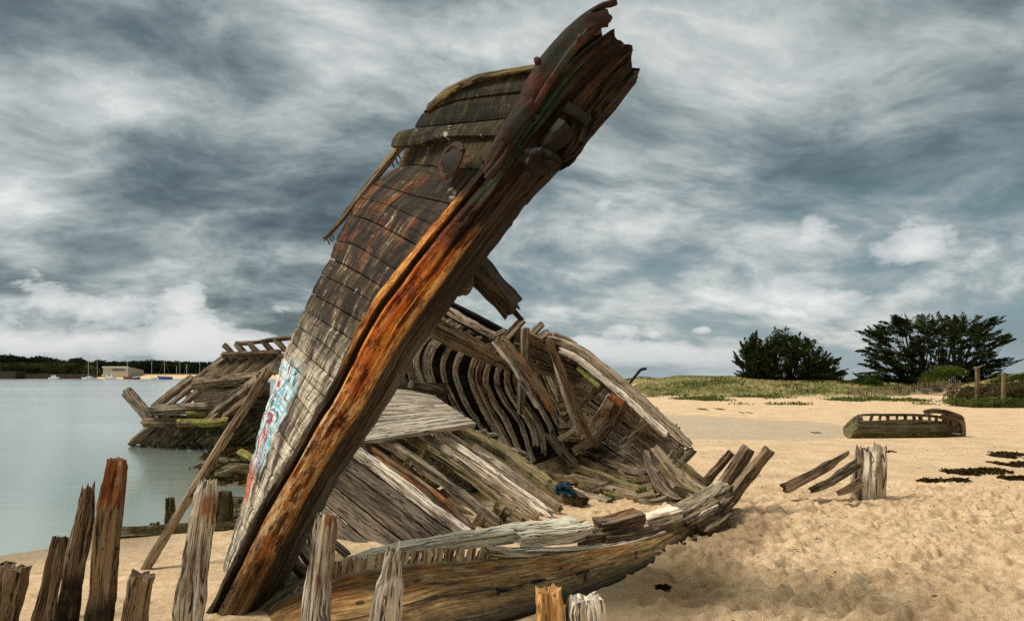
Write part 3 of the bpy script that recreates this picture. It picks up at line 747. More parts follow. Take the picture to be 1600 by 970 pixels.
# hawse hole with its rusted ring
mb = MB()
hc = P(705, 252, sY(735, 262)+.235)
rx, rz = np.array((.72, -.55, .42)), np.array((.45, .05, .9)); rx = unit(rx); rz = unit(rz-rx*(rx@rz))
ring = [hc+rx*.105*math.cos(a)+rz*.15*math.sin(a) for a in np.linspace(0, 2*math.pi, 25)]
timber(mb, ring, .038, .03, up=np.cross(rx, rz), ds=.012, rough=.022, bevel=.7)
mb.build('hawse_ring', metal_rust('rusted_hawse_ring', (.008, .005, .004), (.035, .014, .007), (.14, .05, .015)), bow)
mb = MB()
rr = [hc+rx*.09*math.cos(a)*k+rz*.135*math.sin(a)*k+np.cross(rx, rz)*.05*(1-k) for k in (1, .6) for a in np.linspace(0, 2*math.pi, 25)[:-1]]
mb.add(rr+[hc+np.cross(rx, rz)*.08], [(i, (i+1) % 24, 24+(i+1) % 24, 24+i) for i in range(24)]+[(48, 24+i, 24+(i+1) % 24) for i in range(24)], [(0, 0)]*(24*4+24*3), .2)
mb.build('hawse_hole', BLACK, bow)  # black dish: the shade inside the hole is put into its colour

# a strake sprung loose, nails still in it
mb = MB()
lp = [(640, 222, 6.0), (622, 236, 6.0), (595, 268, 6.05), (560, 312, 6.1), (530, 350, 6.12), (513, 368, 6.12), (502, 377, 6.12)]
timber(mb, PP(*lp), .05, .075, up=(.8, -.6, .3), ds=.03, rough=.008, jag=(0, .05), taper=(1.25, .6))
loose = mb.build('loose_strake', W['dark'], bow)
for (x, y) in ((621, 245), (617, 252), (611, 258), (552, 330), (546, 338), (541, 345), (517, 370), (514, 374), (510, 378)):
    mb = MB(); tube(mb, PP((x, y-9, 6.08), (x+2, y-3, 6.05), (x+5, y+4, 6.03)), .006, ds=.02); mb.build('nail', IRON2, loose)
# deck beam stub poking out behind the stem
mb = MB()
timber(mb, PP((700, 385, 5.55), (742, 418, 5.75), (775, 455, 5.95), (806, 490, 6.1)), .20, .19, up=(.55, -.5, .6), ds=.03, rough=.02, groove=.02, jag=(0, .15), tint=.4)
db = mb.build('deck_beam', W['black_and_shade'], bow)
mb = MB(); timber(mb, PP((706, 440, 5.5), (722, 452, 5.6), (735, 432, 5.7)), .09, .12, ds=.03, rough=.02, jag=(.03, .03)); mb.build('knee', W['dark'], bow)
mb = MB(); timber(mb, PP((796, 478, 6.05), (808, 492, 6.1), (818, 503, 6.12)), .03, .03, ds=.02, rough=.006, jag=(0, .05)); mb.build('bolt', IRON2, bow)
# low frames of the bow inside, right of the stem
for pts, w_ in (([(505, 782, 6.1), (470, 835, 6.0), (440, 880, 5.75), (415, 930, 5.5)], .09), ([(480, 800, 6.6), (490, 850, 6.35), (520, 880, 6.1)], .08), ([(463, 830, 6.4), (480, 868, 6.2), (512, 893, 6.0)], .09),
                ([(447, 845, 6.2), (465, 885, 6.0), (497, 912, 5.85)], .09), ([(490, 790, 6.7), (510, 835, 6.5), (545, 868, 6.3)], .07), ([(425, 880, 5.9), (450, 915, 5.75), (480, 935, 5.6)], .10), ([(470, 775, 6.8), (455, 830, 6.5), (430, 900, 6.0)], .12)):
    mb = MB(); timber(mb, PP(*pts), w_, w_*.8, up=(.5, -.7, .5), ds=.04, rough=.012, jag=(.03, .04)); mb.build('frame', W['grey'], bow)

# ---------------------------------------------------------------- collapsed starboard side, seen from inside
hull = thing('collapsed_hull_side', 'collapsed grey hull side with rows of curved bare ribs overhanging the sand behind the stem', 'shipwreck', (.9, 11.5, 0))
KEY = [  # rib by rib, rim to sand
 (-9, [(660, 466, 11.2), (625, 480, 11.9), (590, 512, 12.9), (578, 548, 13.3), (590, 590, 13.3), (615, 635, 13.0), (650, 680, 12.6)]),
 (-6, [(700, 488, 11.2), (668, 505, 11.9), (640, 530, 12.9), (630, 560, 13.3), (640, 600, 13.3), (665, 645, 13.0), (700, 690, 12.6)]),
 (-3, [(735, 506, 11.2), (705, 520, 11.9), (682, 545, 12.9), (675, 575, 13.3), (690, 620, 13.3), (718, 660, 13.0), (745, 697, 12.6)]),
 (0, [(784, 532, 11.3), (765, 545, 11.9), (748, 562, 12.8), (741, 590, 13.3), (751, 622, 13.3), (770, 660, 13.0), (797, 707, 12.5)]),
 (2, [(806, 538, 11.3), (790, 552, 11.9), (776, 570, 12.8), (770, 598, 13.3), (784, 630, 13.2), (808, 662, 12.9), (830, 724, 12.4)]),
 (4, [(838, 540, 11.3), (824, 556, 11.9), (812, 578, 12.7), (815, 605, 13.1), (831, 637, 13.0), (851, 672, 12.8), (856, 724, 12.4)]),
 (6, [(862, 548, 11.3), (850, 562, 11.9), (843, 580, 12.5), (855, 607, 12.8), (872, 645, 12.7), (886, 677, 12.5), (893, 705, 12.3)]),
 (8, [(885, 555, 11.2), (873, 570, 11.7), (868, 590, 12.2), (880, 618, 12.4), (897, 650, 12.4), (912, 680, 12.3), (922, 706, 12.2)])]
kk = np.array([k for k, _ in KEY], float); KP = np.array([catmull(PP(*p), 24) for _, p in KEY])
def ribcurve(k): return np.array([[np.interp(k, kk, KP[:, i, c]) for c in range(3)] for i in range(24)])
for k in np.arange(-9, 8.2, .86):
    j = RS.normal(0, .05)
    c = ribcurve(k+j*2.2)+np.array((RS.normal(0, .015), RS.normal(0, .03), 0))
    lo = 24-int(RS.rand()**3*6) if k > -1 else 24
    mb = MB(); timber(mb, c[1:lo], .045+RS.rand()*.03, .085+RS.rand()*.03, up=(-.75, -.55, .2), ds=.07, rough=.013, groove=.014, jag=(0, .06))
    mb.build('rib', W['rib'], hull)
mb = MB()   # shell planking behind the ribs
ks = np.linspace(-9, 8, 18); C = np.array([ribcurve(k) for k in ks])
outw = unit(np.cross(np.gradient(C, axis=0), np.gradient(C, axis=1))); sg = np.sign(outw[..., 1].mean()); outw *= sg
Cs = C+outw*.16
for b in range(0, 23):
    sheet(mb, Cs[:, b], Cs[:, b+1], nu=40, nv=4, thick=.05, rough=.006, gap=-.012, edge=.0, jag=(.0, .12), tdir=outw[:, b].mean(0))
mb.build('planking', W['black_and_shade'], hull)  # shell coloured near black to stand in for shade under the overhang
# inner stringer and the heavy rim timbers
def rail(name, pts, w_, h_, mat, up=(0, -.4, 1), **k):
    mb = MB(); timber(mb, PP(*pts), w_, h_, up=up, **k); return mb.build(name, mat, hull)
rail('rim_rail', [(640, 452, 11.0), (698, 484, 11.0), (740, 508, 11.05), (785, 533, 11.15), (800, 548, 11.1)], .10, .11, W['quarter'], rough=.03, groove=.02, jag=(0, .1))
mb = MB()
ra = catmull(PP((640, 460, 11.1), (698, 492, 11.15), (740, 516, 11.2), (785, 542, 11.3)), 20)
rb = ra+np.array((-.25, 1.3, -.03))
for i in range(6): sheet(mb, ra*(1-i/6)+rb*i/6, ra*(1-(i+1)/6)+rb*(i+1)/6, nu=24, nv=4, thick=.05, rough=.008, gap=-.01, tdir=(0, 0, 1))
mb.build('added_shade_deck', W['black_and_shade'], hull)  # roof sheet added to keep overhead light out of the hull cavity
rail('rim_rail', [(655, 488, 11.1), (700, 512, 11.1), (745, 536, 11.2), (780, 556, 11.2), (797, 564, 11.2)], .09, .12, W['brown'], rough=.03, groove=.02, jag=(0, .15))
rail('beam_shelf', [(640, 500, 11.5), (700, 530, 11.5), (760, 556, 11.5), (800, 572, 11.45)], .10, .2, W['dark'], rough=.03, jag=(0, .1))
rail('beam_shelf', [(800, 542, 11.2), (845, 556, 11.3), (880, 572, 11.35), (915, 590, 11.4)], .10, .2, W['dark'], rough=.02, jag=(.05, .1))
rail('beam_shelf', [(815, 565, 11.5), (850, 578, 11.5), (885, 588, 11.5), (905, 600, 11.5)], .10, .14, W['dark'], rough=.02, jag=(.05, .1))
RIM = [(852, 527, 11.15), (880, 535, 11.05), (908, 548, 10.9), (935, 568, 10.75), (962, 590, 10.6), (995, 618, 10.4), (1027, 647, 10.2), (1055, 674, 10.0), (1082, 700, 9.85)]
rail('rim_rail', RIM, .10, .10, W['grey'], rough=.015, groove=.014, jag=(.06, .1))
rail('rim_rail', [(x-9, y+9, Y_+.05) for x, y, Y_ in RIM[1:-1]], .09, .10, W['silver'], rough=.015, jag=(.1, .1))
rail('rim_rail', [(855, 522, 11.3), (880, 528, 11.3), (905, 541, 11.3)], .14, .08, W['brown'], rough=.03, jag=(.1, .12))
# plank ends and stubs standing above the rim
for (x, y, dx, dy, w_, Y_) in ((788, 530, 32, -33, .13, 11.0), (775, 524, 18, -10, .09, 11.1), (830, 522, 20, -18, .10, 11.3), (842, 530, 18, -13, .11, 11.2), (955, 588, 6, -8, .10, 10.7), (984, 614, 8, -7, .09, 10.5),
                               (1022, 646, 9, -8, .09, 10.3), (1055, 672, 7, -8, .09, 10.1), (866, 528, 5, -9, .09, 11.2), (820, 530, -14, -6, .09, 11.25), (1068, 690, 12, -2, .10, 10.0), (1075, 706, 10, -4, .10, 9.9)):
    mb = MB(); timber(mb, PP((x-dx*.6, y-dy*.6, Y_+.06), (x+dx, y+dy, Y_-.02)), w_, w_*.7, up=(.4, -.6, .6), ds=.03, rough=.015, jag=(0, .06)); mb.build('stub', W['grey'], hull)
for pts in ([(798, 514, 11.2), (835, 530, 11.2), (868, 548, 11.2)], [(800, 530, 11.3), (840, 545, 11.3), (880, 560, 11.3)], [(850, 538, 11.4), (880, 545, 11.35), (920, 575, 11.2)]):
    mb = MB(); timber(mb, PP(*pts), .06, .16, up=(0, -.5, 1), ds=.05, rough=.02, jag=(.08, .1)); mb.build('strake', W['brown'], hull)

# planked quarter between rim and sand on the right
mb = MB(); NS = 10
low = [(868, 690, 12.2), (905, 688, 12.1), (935, 700, 11.8), (970, 722, 11.35), (1005, 745, 10.9), (1035, 762, 10.45), (1062, 775, 10.1)]
top = [(850, 548, 11.4), (885, 552, 11.3), (920, 574, 11.1), (955, 604, 10.85), (995, 640, 10.55), (1035, 676, 10.2), (1068, 705, 9.95)]
A0, B0 = catmull(PP(*top), 30), catmull(PP(*low), 30)
def quarter(b, off=0.0):
    c = A0*(1-b)+B0*b; return c+np.array((.30, .85, -.2))*.55*(4*b*(1-b))**.9+np.array((.2, .8, .3))*off
bs = np.linspace(0, 1, NS+1)+np.r_[0, RS.normal(0, .012, NS-1), 0]
for i in range(NS):
    j = RS.rand()*.03
    if i in (3, 6, 8):   # strakes butted from two lengths
        c = int(10+RS.rand()*8)
        for lo, hi in ((0, c), (c-1, 30)):
            sheet(mb, quarter(bs[i], j)[lo:hi], quarter(bs[i+1], j)[lo:hi], nu=26, nv=5, thick=.05, rough=.008, gap=-.004, edge=.004, jag=(.02, .03), tdir=(.2, .8, .3))
    else:
        sheet(mb, quarter(bs[i], j), quarter(bs[i+1], j), nu=44, nv=5, thick=.05, rough=.009, gap=-.004, edge=.004, jag=(.03, .08), tdir=(.2, .8, .3))
mb.build('planking', W['quarter'], hull)
mb = MB()
f1 = catmull(PP((885, 700, 12.3), (935, 712, 11.7), (970, 732, 11.2), (1003, 752, 10.75), (1036, 770, 10.3), (1066, 782, 9.95)), 30)+np.array((0, .25, -.05))
f2 = catmull(PP((880, 762, 11.0), (940, 775, 10.2), (970, 784, 9.9), (1010, 790, 9.6), (1050, 794, 9.3), (1082, 796, 9.1)), 30)+np.array((0, .2, -.14))
q1 = quarter(.97, .08)
for a_, b_ in ((q1, f1), (f1, f2)):
    for i in range(4): sheet(mb, a_*(1-i/4)+b_*i/4, a_*(1-(i+1)/4)+b_*(i+1)/4, nu=30, nv=4, thick=.05, rough=.012, gap=-.008, edge=0, tdir=(.2, .8, -.4))
mb.build('bilge_planking', W['dark'], hull)
def strapped(pa, pb, w_, mat, name='frame', th=.05):
    mb = MB(); timber(mb, PP(pa, ((pa[0]+pb[0])/2+1, (pa[1]+pb[1])/2+2, (pa[2]+pb[2])/2+.28), pb), w_, th, up=(-.15, -.85, -.3), ds=.05, rough=.012, jag=(.03, .05)); return mb.build(name, mat, hull)
strapped((946, 593, 10.75), (880, 658, 11.6), .11, W['grey'])
strapped((962, 620, 10.6), (912, 690, 11.5), .26, W['silver_rust'])
strapped((978, 634, 10.5), (925, 700, 11.3), .11, W['brown'])
strapped((1014, 651, 10.25), (966, 698, 11.0), .12, W['silver'])
strapped((905, 555, 11.0), (893, 600, 11.5), .10, W['dark'])
mb = MB()
sheet(mb, PP((948, 622, 10.5), (972, 636, 10.4)), PP((954, 612, 10.5), (980, 627, 10.4)), nu=14, nv=5, thick=.05, rough=.01, jag=(.04, .04))
mb.build('iron_patch', metal_rust('rust_patch', (.03, .010, .005), (.15, .045, .014), (.38, .13, .03)), hull)
mb = MB()
sheet(mb, PP((903, 570, 11.0), (938, 600, 10.75)), PP((900, 577, 11.0), (934, 606, 10.75)), nu=14, nv=3, thick=.03, rough=.006)
mb.build('painted_strip', plain('old_yellow_paint', (.15, .17, .035), .7, .5, 20), hull)

# bottom frames sweeping across the sand and up at the right
for k, pts in enumerate((
    [(900, 702, 12.0), (935, 712, 11.6), (970, 728, 11.1), (1000, 736, 10.6), (1018, 733, 10.3)],
    [(905, 714, 11.7), (960, 742, 11.0), (995, 751, 10.5), (1021, 748, 10.1)],
    [(895, 728, 11.5), (930, 740, 11.1), (970, 757, 10.6), (1000, 764, 10.15), (1026, 759, 9.9)],
    [(887, 744, 11.0), (927, 754, 10.8), (960, 767, 10.3), (995, 776, 9.8), (1028, 770, 9.6)],
    [(905, 757, 10.8), (940, 769, 10.3), (970, 779, 9.9), (1005, 783, 9.6), (1032, 778, 9.4)],
    [(860, 722, 12.2), (900, 735, 11.6), (940, 752, 11.0), (985, 771, 10.4)],
    [(890, 770, 10.4), (920, 777, 10.0), (955, 786, 9.6)],
    [(865, 745, 11.4), (900, 750, 11.1), (935, 763, 10.6)],
    [(1000, 775, 9.9), (1022, 778, 9.6), (1048, 772, 9.5)],
    [(1000, 786, 9.6), (1025, 785, 9.4), (1050, 778, 9.3)])):
    mb = MB(); timber(mb, PP(*pts), .13, .12, up=(0, 0, 1), ds=.07, rough=.014, groove=.014, jag=(.08, .06)); mb.build('floor_timber', W['olive'] if k % 3 else W['grey'], hull)
for pts, w_, mat in (([(1014, 706, 10.4), (1022, 735, 10.0), (1038, 764, 9.6), (1062, 786, 9.2)], .26, 'grey'), ([(1022, 696, 10.3), (1050, 728, 9.9), (1078, 752, 9.5), (1112, 772, 9.1)], .15, 'grey'),
                     ([(1035, 700, 10.2), (1060, 722, 9.9), (1088, 746, 9.5), (1115, 764, 9.2)], .10, 'olive'), ([(1030, 722, 9.9), (1052, 748, 9.6), (1078, 768, 9.3), (1104, 780, 9.0)], .17, 'olive'),
                     ([(1042, 690, 10.15), (1058, 702, 10.0), (1070, 716, 9.9)], .10, 'dark'), ([(1050, 745, 9.6), (1075, 775, 9.2), (1098, 788, 8.95)], .14, 'brown'), ([(1056, 760, 9.4), (1080, 780, 9.1), (1100, 792, 8.9)], .12, 'weedy')):
    mb = MB(); timber(mb, PP(*pts), w_*.8, .10, up=(.3, -.7, .6), ds=.05, rough=.025, groove=.02, jag=(.08, .14)); mb.build('frame', W[mat], hull)
for a, b in (((1030, 742, 9.9), (1058, 700, 10.05)), ((1040, 742, 9.85), (1070, 703, 9.95)), ((1053, 738, 9.8), (1080, 706, 9.85)), ((1062, 726, 9.8), (1086, 700, 9.85))):
    mb = MB(); timber(mb, PP(a, b), .10, .05, up=(.3, -.7, .4), ds=.04, rough=.012, jag=(.04, .05)); mb.build('stub', W['grey'], hull)

# loose timbers propped inside
def loose_timber(label, pts, w_, h_, mat, up=(.3, -.8, .4), name='broken_timber', cat='timber', group=None, **k):
    mb = MB(); timber(mb, PP(*pts), w_, h_, up=up, **k)
    return tag(mb.build(name, W[mat]), label, cat, group)
loose_timber('thick pale split beam slanting down across the dark ribs', [(778, 527, 10.6), (815, 570, 10.5), (848, 615, 10.45), (872, 652, 10.4)], .15, .11, 'brown_rust', rough=.025, groove=.03, jag=(.1, .25), taper=(1, .7))
loose_timber('long pale batten lying along the left of the thick split beam', [(770, 530, 10.75), (808, 583, 10.65), (842, 640, 10.6)], .075, .07, 'silver', rough=.02, jag=(.1, .1))
loose_timber('upright square post standing in front of the curved ribs', [(814, 648, 11.2), (816, 600, 11.1), (819, 550, 11.0), (821, 510, 10.9)], .115, .10, 'grey', rough=.012, jag=(.02, .04))
loose_timber('dark slim prop leaning from the broken rim down to the sand', [(856, 527, 10.6), (878, 582, 10.7), (903, 645, 10.9), (927, 700, 11.0)], .10, .08, 'brown', rough=.02, groove=.02, jag=(.06, .06))
loose_timber('thin light prop beside the dark slim prop', [(862, 545, 10.9), (880, 610, 11.0), (905, 676, 11.1)], .07, .06, 'silver', rough=.012, jag=(.05, .05))
loose_timber('short broad grey plank lying at the foot of the ribs', [(855, 672, 12.0), (875, 700, 11.8), (900, 730, 11.6)], .19, .06, 'grey', rough=.02, jag=(.08, .1))
loose_timber('crosswise pale stick above the short broad plank', [(872, 688, 11.7), (890, 676, 11.6), (908, 664, 11.5)], .10, .08, 'silver', rough=.012, jag=(.05, .04))
loose_timber('stack end of two ribbed sticks at the foot of the slim prop', [(896, 706, 11.6), (912, 697, 11.5), (925, 688, 11.4)], .13, .10, 'grey', rough=.02, groove=.03, jag=(.04, .04))
loose_timber('weedy twig lying across the sand beside the blue net', [(900, 778, 10.2), (925, 766, 10.2), (960, 751, 10.2)], .05, .05, 'weedy', rough=.02, jag=(.04, .05))
mb = MB(); blob(mb, (*P(866, 725, 12.0)[:2], gh(*P(866, 725, 12.0)[:2])+.10), (.35, .35, .22), 3, .2, 1.3); blob(mb, P(866, 725, 11.9)+np.array((.3, .1, -.05)), (.25, .2, .16), 3, .2, 1.5)
tag(mb.build('stone', plain('brown_stone', (.20, .155, .095), .9, .5, 8)), 'round brown stone at the foot of the curved ribs', 'stone')
# ---------------------------------------------------------------- fallen deck frames
rack = thing('beam_rack', 'rack of long parallel grey beams slanting down onto the sand behind the stem', 'wreckage', (-.6, 8.6, 0))
BE = [((566, 694, 8.9), (662, 761, 8.1), (748, 836, 7.45), .13, 'brown_rust'), ((594, 685, 9.2), (684, 745, 8.6), (790, 826, 7.75), .15, 'grey'),
      ((631, 678, 9.6), (730, 742, 8.95), (825, 820, 8.0), .14, 'olive'), ((656, 675, 9.8), (750, 742, 9.1), (848, 813, 8.3), .13, 'grey'),
      ((677, 672, 10.0), (772, 740, 9.25), (867, 808, 8.45), .13, 'silver'), ((699, 669, 10.2), (790, 735, 9.45), (882, 800, 8.7), .14, 'grey'),
      ((612, 712, 9.9), (690, 775, 9.2), (752, 818, 8.6), .08, 'dark')]
for a, m_, b, w_, mat in BE:
    mb = MB(); timber(mb, PP(a, m_, b), w_*.55, w_*.95, up=(.5, -.6, .65), ds=.06, rough=.014, groove=.018, jag=(.02, .16), n=4, taper=(1, .85)); mb.build('beam', W[mat], rack)
for a, m_, b, w_ in (((672, 672, 10.0), (765, 732, 9.3), (858, 800, 8.65), .05), ((694, 668, 10.2), (785, 730, 9.45), (874, 794, 8.8), .045), ((650, 673, 9.8), (744, 737, 9.1), (838, 806, 8.4), .05)):
    mb = MB(); timber(mb, PP(a, m_, b), w_, .05, up=(.5, -.6, .65), ds=.06, rough=.012, jag=(.02, .1)); mb.build('batten', W['silver'], rack)
for pts, w_ in (([(690, 660, 11.0), (773, 700, 10.6), (840, 748, 10.1), (872, 776, 9.8)], .20), ([(865, 766, 9.9), (890, 778, 9.6), (914, 790, 9.3)], .22), ([(700, 690, 10.6), (760, 725, 10.2), (820, 762, 9.8)], .13)):
    mb = MB(); timber(mb, PP(*pts), w_, w_, up=(.4, -.6, .7), ds=.06, rough=.03, groove=.02, jag=(.05, .12)); mb.build('keelson', W['olive' if w_ > .15 else 'brown'], rack)
for x, y, Y_ in ((634, 732, 8.7), (668, 742, 9.2), (700, 725, 9.3), (776, 800, 8.2), (750, 812, 8.0), (785, 806, 8.3), (690, 776, 8.8), (662, 705, 9.4)):
    mb = MB(); timber(mb, PP((x-8, y+13, Y_+.15), (x+7, y-11, Y_-.05)), .12, .12, up=(.2, -.8, .5), ds=.03, rough=.03, jag=(.03, .05)); mb.build('chock', W['olive'], rack)
mb = MB()
for c, r in (((740, 690, 11.0), (.5, .4, .30)), ((790, 712, 10.6), (.42, .35, .25)), ((700, 680, 11.2), (.4, .4, .3)), ((822, 745, 10.3), (.4, .3, .25)), ((770, 735, 10.4), (.5, .3, .3)), ((720, 730, 10.3), (.5, .3, .35)), ((680, 720, 10.2), (.4, .3, .35)), ((848, 768, 10.0), (.3, .25, .2))):
    blob(mb, P(*c)+np.array((0, .25, -.10)), np.array(r)*.85, 4, .22, 3.2)
cm = Mat('lichened_ballast')
n1 = cm.noise(cm.obj(), 6, 9, .72); n2 = cm.noise(cm.obj(), 1.6, 4)
cc = cm.ramp(n1, [(.36, (.03, .027, .02)), (.5, (.17, .155, .125)), (.64, (.40, .38, .33))])
cc = cm.mix(cm.ss(n2, .48, .62), cc, cm.ramp(n1, [(.4, (.02, .022, .008)), (.62, (.13, .12, .05))]))
tag(mb.build('ballast', cm.finish(cc, .92, n1, 1, .05)), 'lumpy grey ballast concrete heaped between the beams and the curved ribs', 'ballast')

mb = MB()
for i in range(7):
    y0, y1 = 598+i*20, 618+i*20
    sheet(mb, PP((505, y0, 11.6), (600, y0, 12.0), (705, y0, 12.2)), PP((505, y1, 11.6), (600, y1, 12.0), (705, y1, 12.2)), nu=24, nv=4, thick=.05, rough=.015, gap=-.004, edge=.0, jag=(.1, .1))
mb.build('planked_backing', W['black_and_shade'], rack)  # dark backing added to fill the shaded gap under the deck boards
# bleached boards
deck = thing('deck_panel', 'bleached pale grey deck boards lying aslant on top of the beams behind the stem', 'deck panel', P(620, 690, 9.2))
fr = catmull(PP((520, 699, 8.35), (552, 692, 8.55), (639, 678, 9.2), (745, 661, 9.95)), 40)
bk = catmull(PP((540, 600, 10.0), (607, 606, 10.5), (650, 610, 10.9), (676, 615, 11.1)), 40)
br = [0, .28, .36, .62, 1.0]; br = [0, .30, .40, .66, 1.0]
nrm = unit(np.cross(fr[-1]-fr[0], bk[0]-fr[0])); nrm = nrm*np.sign(nrm[2])
for i in range(4):
    mb = MB()
    sheet(mb, fr*(1-br[i])+bk*br[i]+nrm*.01*RS.rand(), fr*(1-br[i+1])+bk*br[i+1]+nrm*.01*RS.rand(), nu=44, nv=8, thick=.07, rough=.004, gap=.010, edge=.006, jag=(.02, .05), tdir=-nrm, tint=.45+.2*RS.rand())
    mb.build('board', W['board'], deck)
mb = MB(); timber(mb, PP((640, 600, 10.9), (672, 606, 11.1), (690, 612, 11.2)), .2, .12, ds=.05, rough=.02, jag=(.05, .05)); mb.build('carling', W['dark'], deck)

# dark planked slab below
slab = thing('planked_slab', 'dark brown planked slab of hull leaning between the stem and the slanting beams', 'wreckage', G(640, 850))
a0 = [(546, 700, 8.6), (610, 745, 8.1), (670, 792, 7.65), (736, 838, 7.2)]
seams = [a0, [(520, 716, 8.5), (575, 758, 8.05), (635, 803, 7.6), (690, 846, 7.2)], [(500, 742, 8.3), (550, 782, 7.9), (600, 822, 7.5), (640, 852, 7.2)], [(488, 772, 8.1), (525, 802, 7.8), (560, 832, 7.5), (592, 856, 7.2)], [(474, 806, 7.9), (500, 826, 7.7), (522, 846, 7.45), (545, 862, 7.2)]]
mb = MB()
for i in range(4):
    sheet(mb, PP(*seams[i]), PP(*seams[i+1]), nu=50, nv=9, thick=.07, rough=.006, gap=.016, edge=.010, jag=(.05, .05), tdir=(.3, .8, -.4), wavy=.02)
mb.build('planking', W['slab'], slab)
mb = MB(); timber(mb, PP((548, 699, 8.5), (610, 744, 8.0), (670, 790, 7.55), (735, 836, 7.12)), .10, .11, up=(.4, -.6, .7), ds=.05, rough=.015, jag=(.04, .1), n=4); mb.build('edge_rail', W['silver'], slab)

# ---------------------------------------------------------------- fallen port bilge in the foreground
fh = thing('fallen_hull_bottom', 'ochre brown curved hull bottom lying on its side across the foreground sand', 'shipwreck', (.1, 5.6, 0))
SEC = [((386, 978, 5.05), (392, 1010, 4.75)), ((455, 928, 5.25), (480, 1040, 4.45)), ((538, 892, 5.5), (600, 1030, 4.35)), ((650, 876, 5.72), (700, 992, 4.72)), ((760, 870, 6.05), (800, 962, 5.07)), ((870, 860, 6.45), (900, 930, 5.55)),
       ((960, 846, 6.85), (1000, 886, 6.35)), ((1050, 822, 7.5), (1066, 846, 7.33)), ((1105, 796, 8.2), (1112, 816, 8.2)), ((1140, 780, 8.7), (1146, 800, 8.75))]
Rm = catmull(PP(*[s_[0] for s_ in SEC]), 120); Bt = catmull(PP(*[s_[1] for s_ in SEC]), 120)
Bt[:, 2] = np.minimum(Bt[:, 2], .0)-.10
mb = MB(); nb = 34; q = np.linspace(0, 1, nb)
wd = np.linalg.norm((Bt-Rm)[:, :2], axis=1); ht = Rm[:, 2]-Bt[:, 2]
T_ = unit(np.gradient((Rm+Bt)/2, axis=0)); side = unit(np.c_[T_[:, 1], -T_[:, 0], 0*T_[:, 0]])
out = []
for i in range(nb):
    a = q[i]
    hx = 1-(1-a)**2.1*1.0 if a < 1 else 1
    hx = np.sin(min(1, a*1.45)*math.pi/2)*1.13-.20*np.clip((a-.5)/.5, 0, 1)**1.3
    vz = a**1.25
    p = Rm+(Bt-Rm)*hx; p[:, 2] = Rm[:, 2]-ht*vz
    out.append(p)
S_ = np.array(out)                      # (nb,120,3)
U_, V_ = np.meshgrid(np.linspace(0, 1, 120), q)
dd = fbm(U_*14, V_*6, 2, 4)*.022+fbm(U_*5, V_*2, 4, 2)*.03
plankstep = ((V_*6) % 1); dd = dd-np.where(plankstep < .06, .010, 0)*(V_ > .1)
S_ = S_+side[None]*dd[..., None]
ed = (vn(U_[0]*60, U_[0]*0, 3)*.02+vn(U_[0]*160, U_[0]*0, 5)*.015)
S_[0, :, 2] += ed
In = S_-side[None]*.075-np.array((0, 0, .0)); n = nb*120
In[..., 2] = S_[..., 2]-.01
fs, uv, w2 = [], [], []
Lh = np.linalg.norm(np.diff(Rm, axis=0), axis=1).sum()
def uvs(ids):
    for i in ids:
        k = i % n; a, b = divmod(k, 120); uv.append((b/119*Lh, a/nb*1.2)); w2.append((b/119, a/(nb-1)))
for a in range(nb-1):
    for b in range(119):
        f = (a*120+b, (a+1)*120+b, (a+1)*120+b+1, a*120+b+1); fs.append(f); uvs(f)
        f = tuple(n+i for i in f[::-1]); fs.append(f); uvs(f)
for b in range(119):
    f = (b, b+1, n+b+1, n+b); fs.append(f); uvs(f)
for a in range(nb-1):
    f = (a*120+119, (a+1)*120+119, n+(a+1)*120+119, n+a*120+119); fs.append(f); uvs(f)
    f = (a*120, n+a*120, n+(a+1)*120, (a+1)*120); fs.append(f); uvs(f)
mb.add(np.vstack([S_.reshape(-1, 3), In.reshape(-1, 3)]), fs, uv, .5, w2)
mb.build('shell', hull_mat(), fh)
def fpart(name, pts, w_, h_, mat, up=(0, -.35, 1), **k):
    mb = MB(); timber(mb, PP(*pts), w_, h_, up=up, **k); return mb.build(name, mat if not isinstance(mat, str) else W[mat], fh)
fpart('cap_timber', [(512, 893, 5.62), (560, 876, 5.72), (640, 857, 5.95), (720, 843, 6.2), (790, 834, 6.42), (850, 826, 6.62), (905, 818, 6.8)], .15, .10, 'white', rough=.035, groove=.028, jag=(.15, .10), taper=(.6, 1.15), n=4)
fpart('cap_timber', [(800, 842, 6.3), (850, 838, 6.45), (890, 834, 6.6), (922, 826, 6.75)], .15, .13, 'white', rough=.02, groove=.012, jag=(.1, .02), n=4)
fpart('lip_plank', [(756, 858, 5.98), (800, 862, 6.12), (860, 862, 6.36), (920, 857, 6.6), (985, 846, 6.92), (1040, 828, 7.35)], .09, .05, 'white', rough=.014, jag=(.03, .1))
fpart('cap_timber', [(905, 846, 6.7), (950, 836, 6.92), (1000, 828, 7.15)], .17, .16, 'brown_rust', rough=.02, jag=(.06, .05), n=4)
fpart('block', [(930, 826, 6.85), (965, 818, 7.0), (1003, 808, 7.2)], .18, .16, 'brown_rust', rough=.025, groove=.02, jag=(.05, .04), n=4, bevel=.12)
fpart('block', [(1000, 818, 7.3), (1030, 810, 7.45), (1056, 802, 7.6)], .21, .18, 'white', rough=.02, groove=.02, jag=(.05, .02), n=4, bevel=.10)
fpart('strake', [(940, 846, 6.75), (1010, 836, 7.15), (1070, 815, 7.7), (1120, 786, 8.3)], .10, .14, 'brown', rough=.02, jag=(.06, .08))
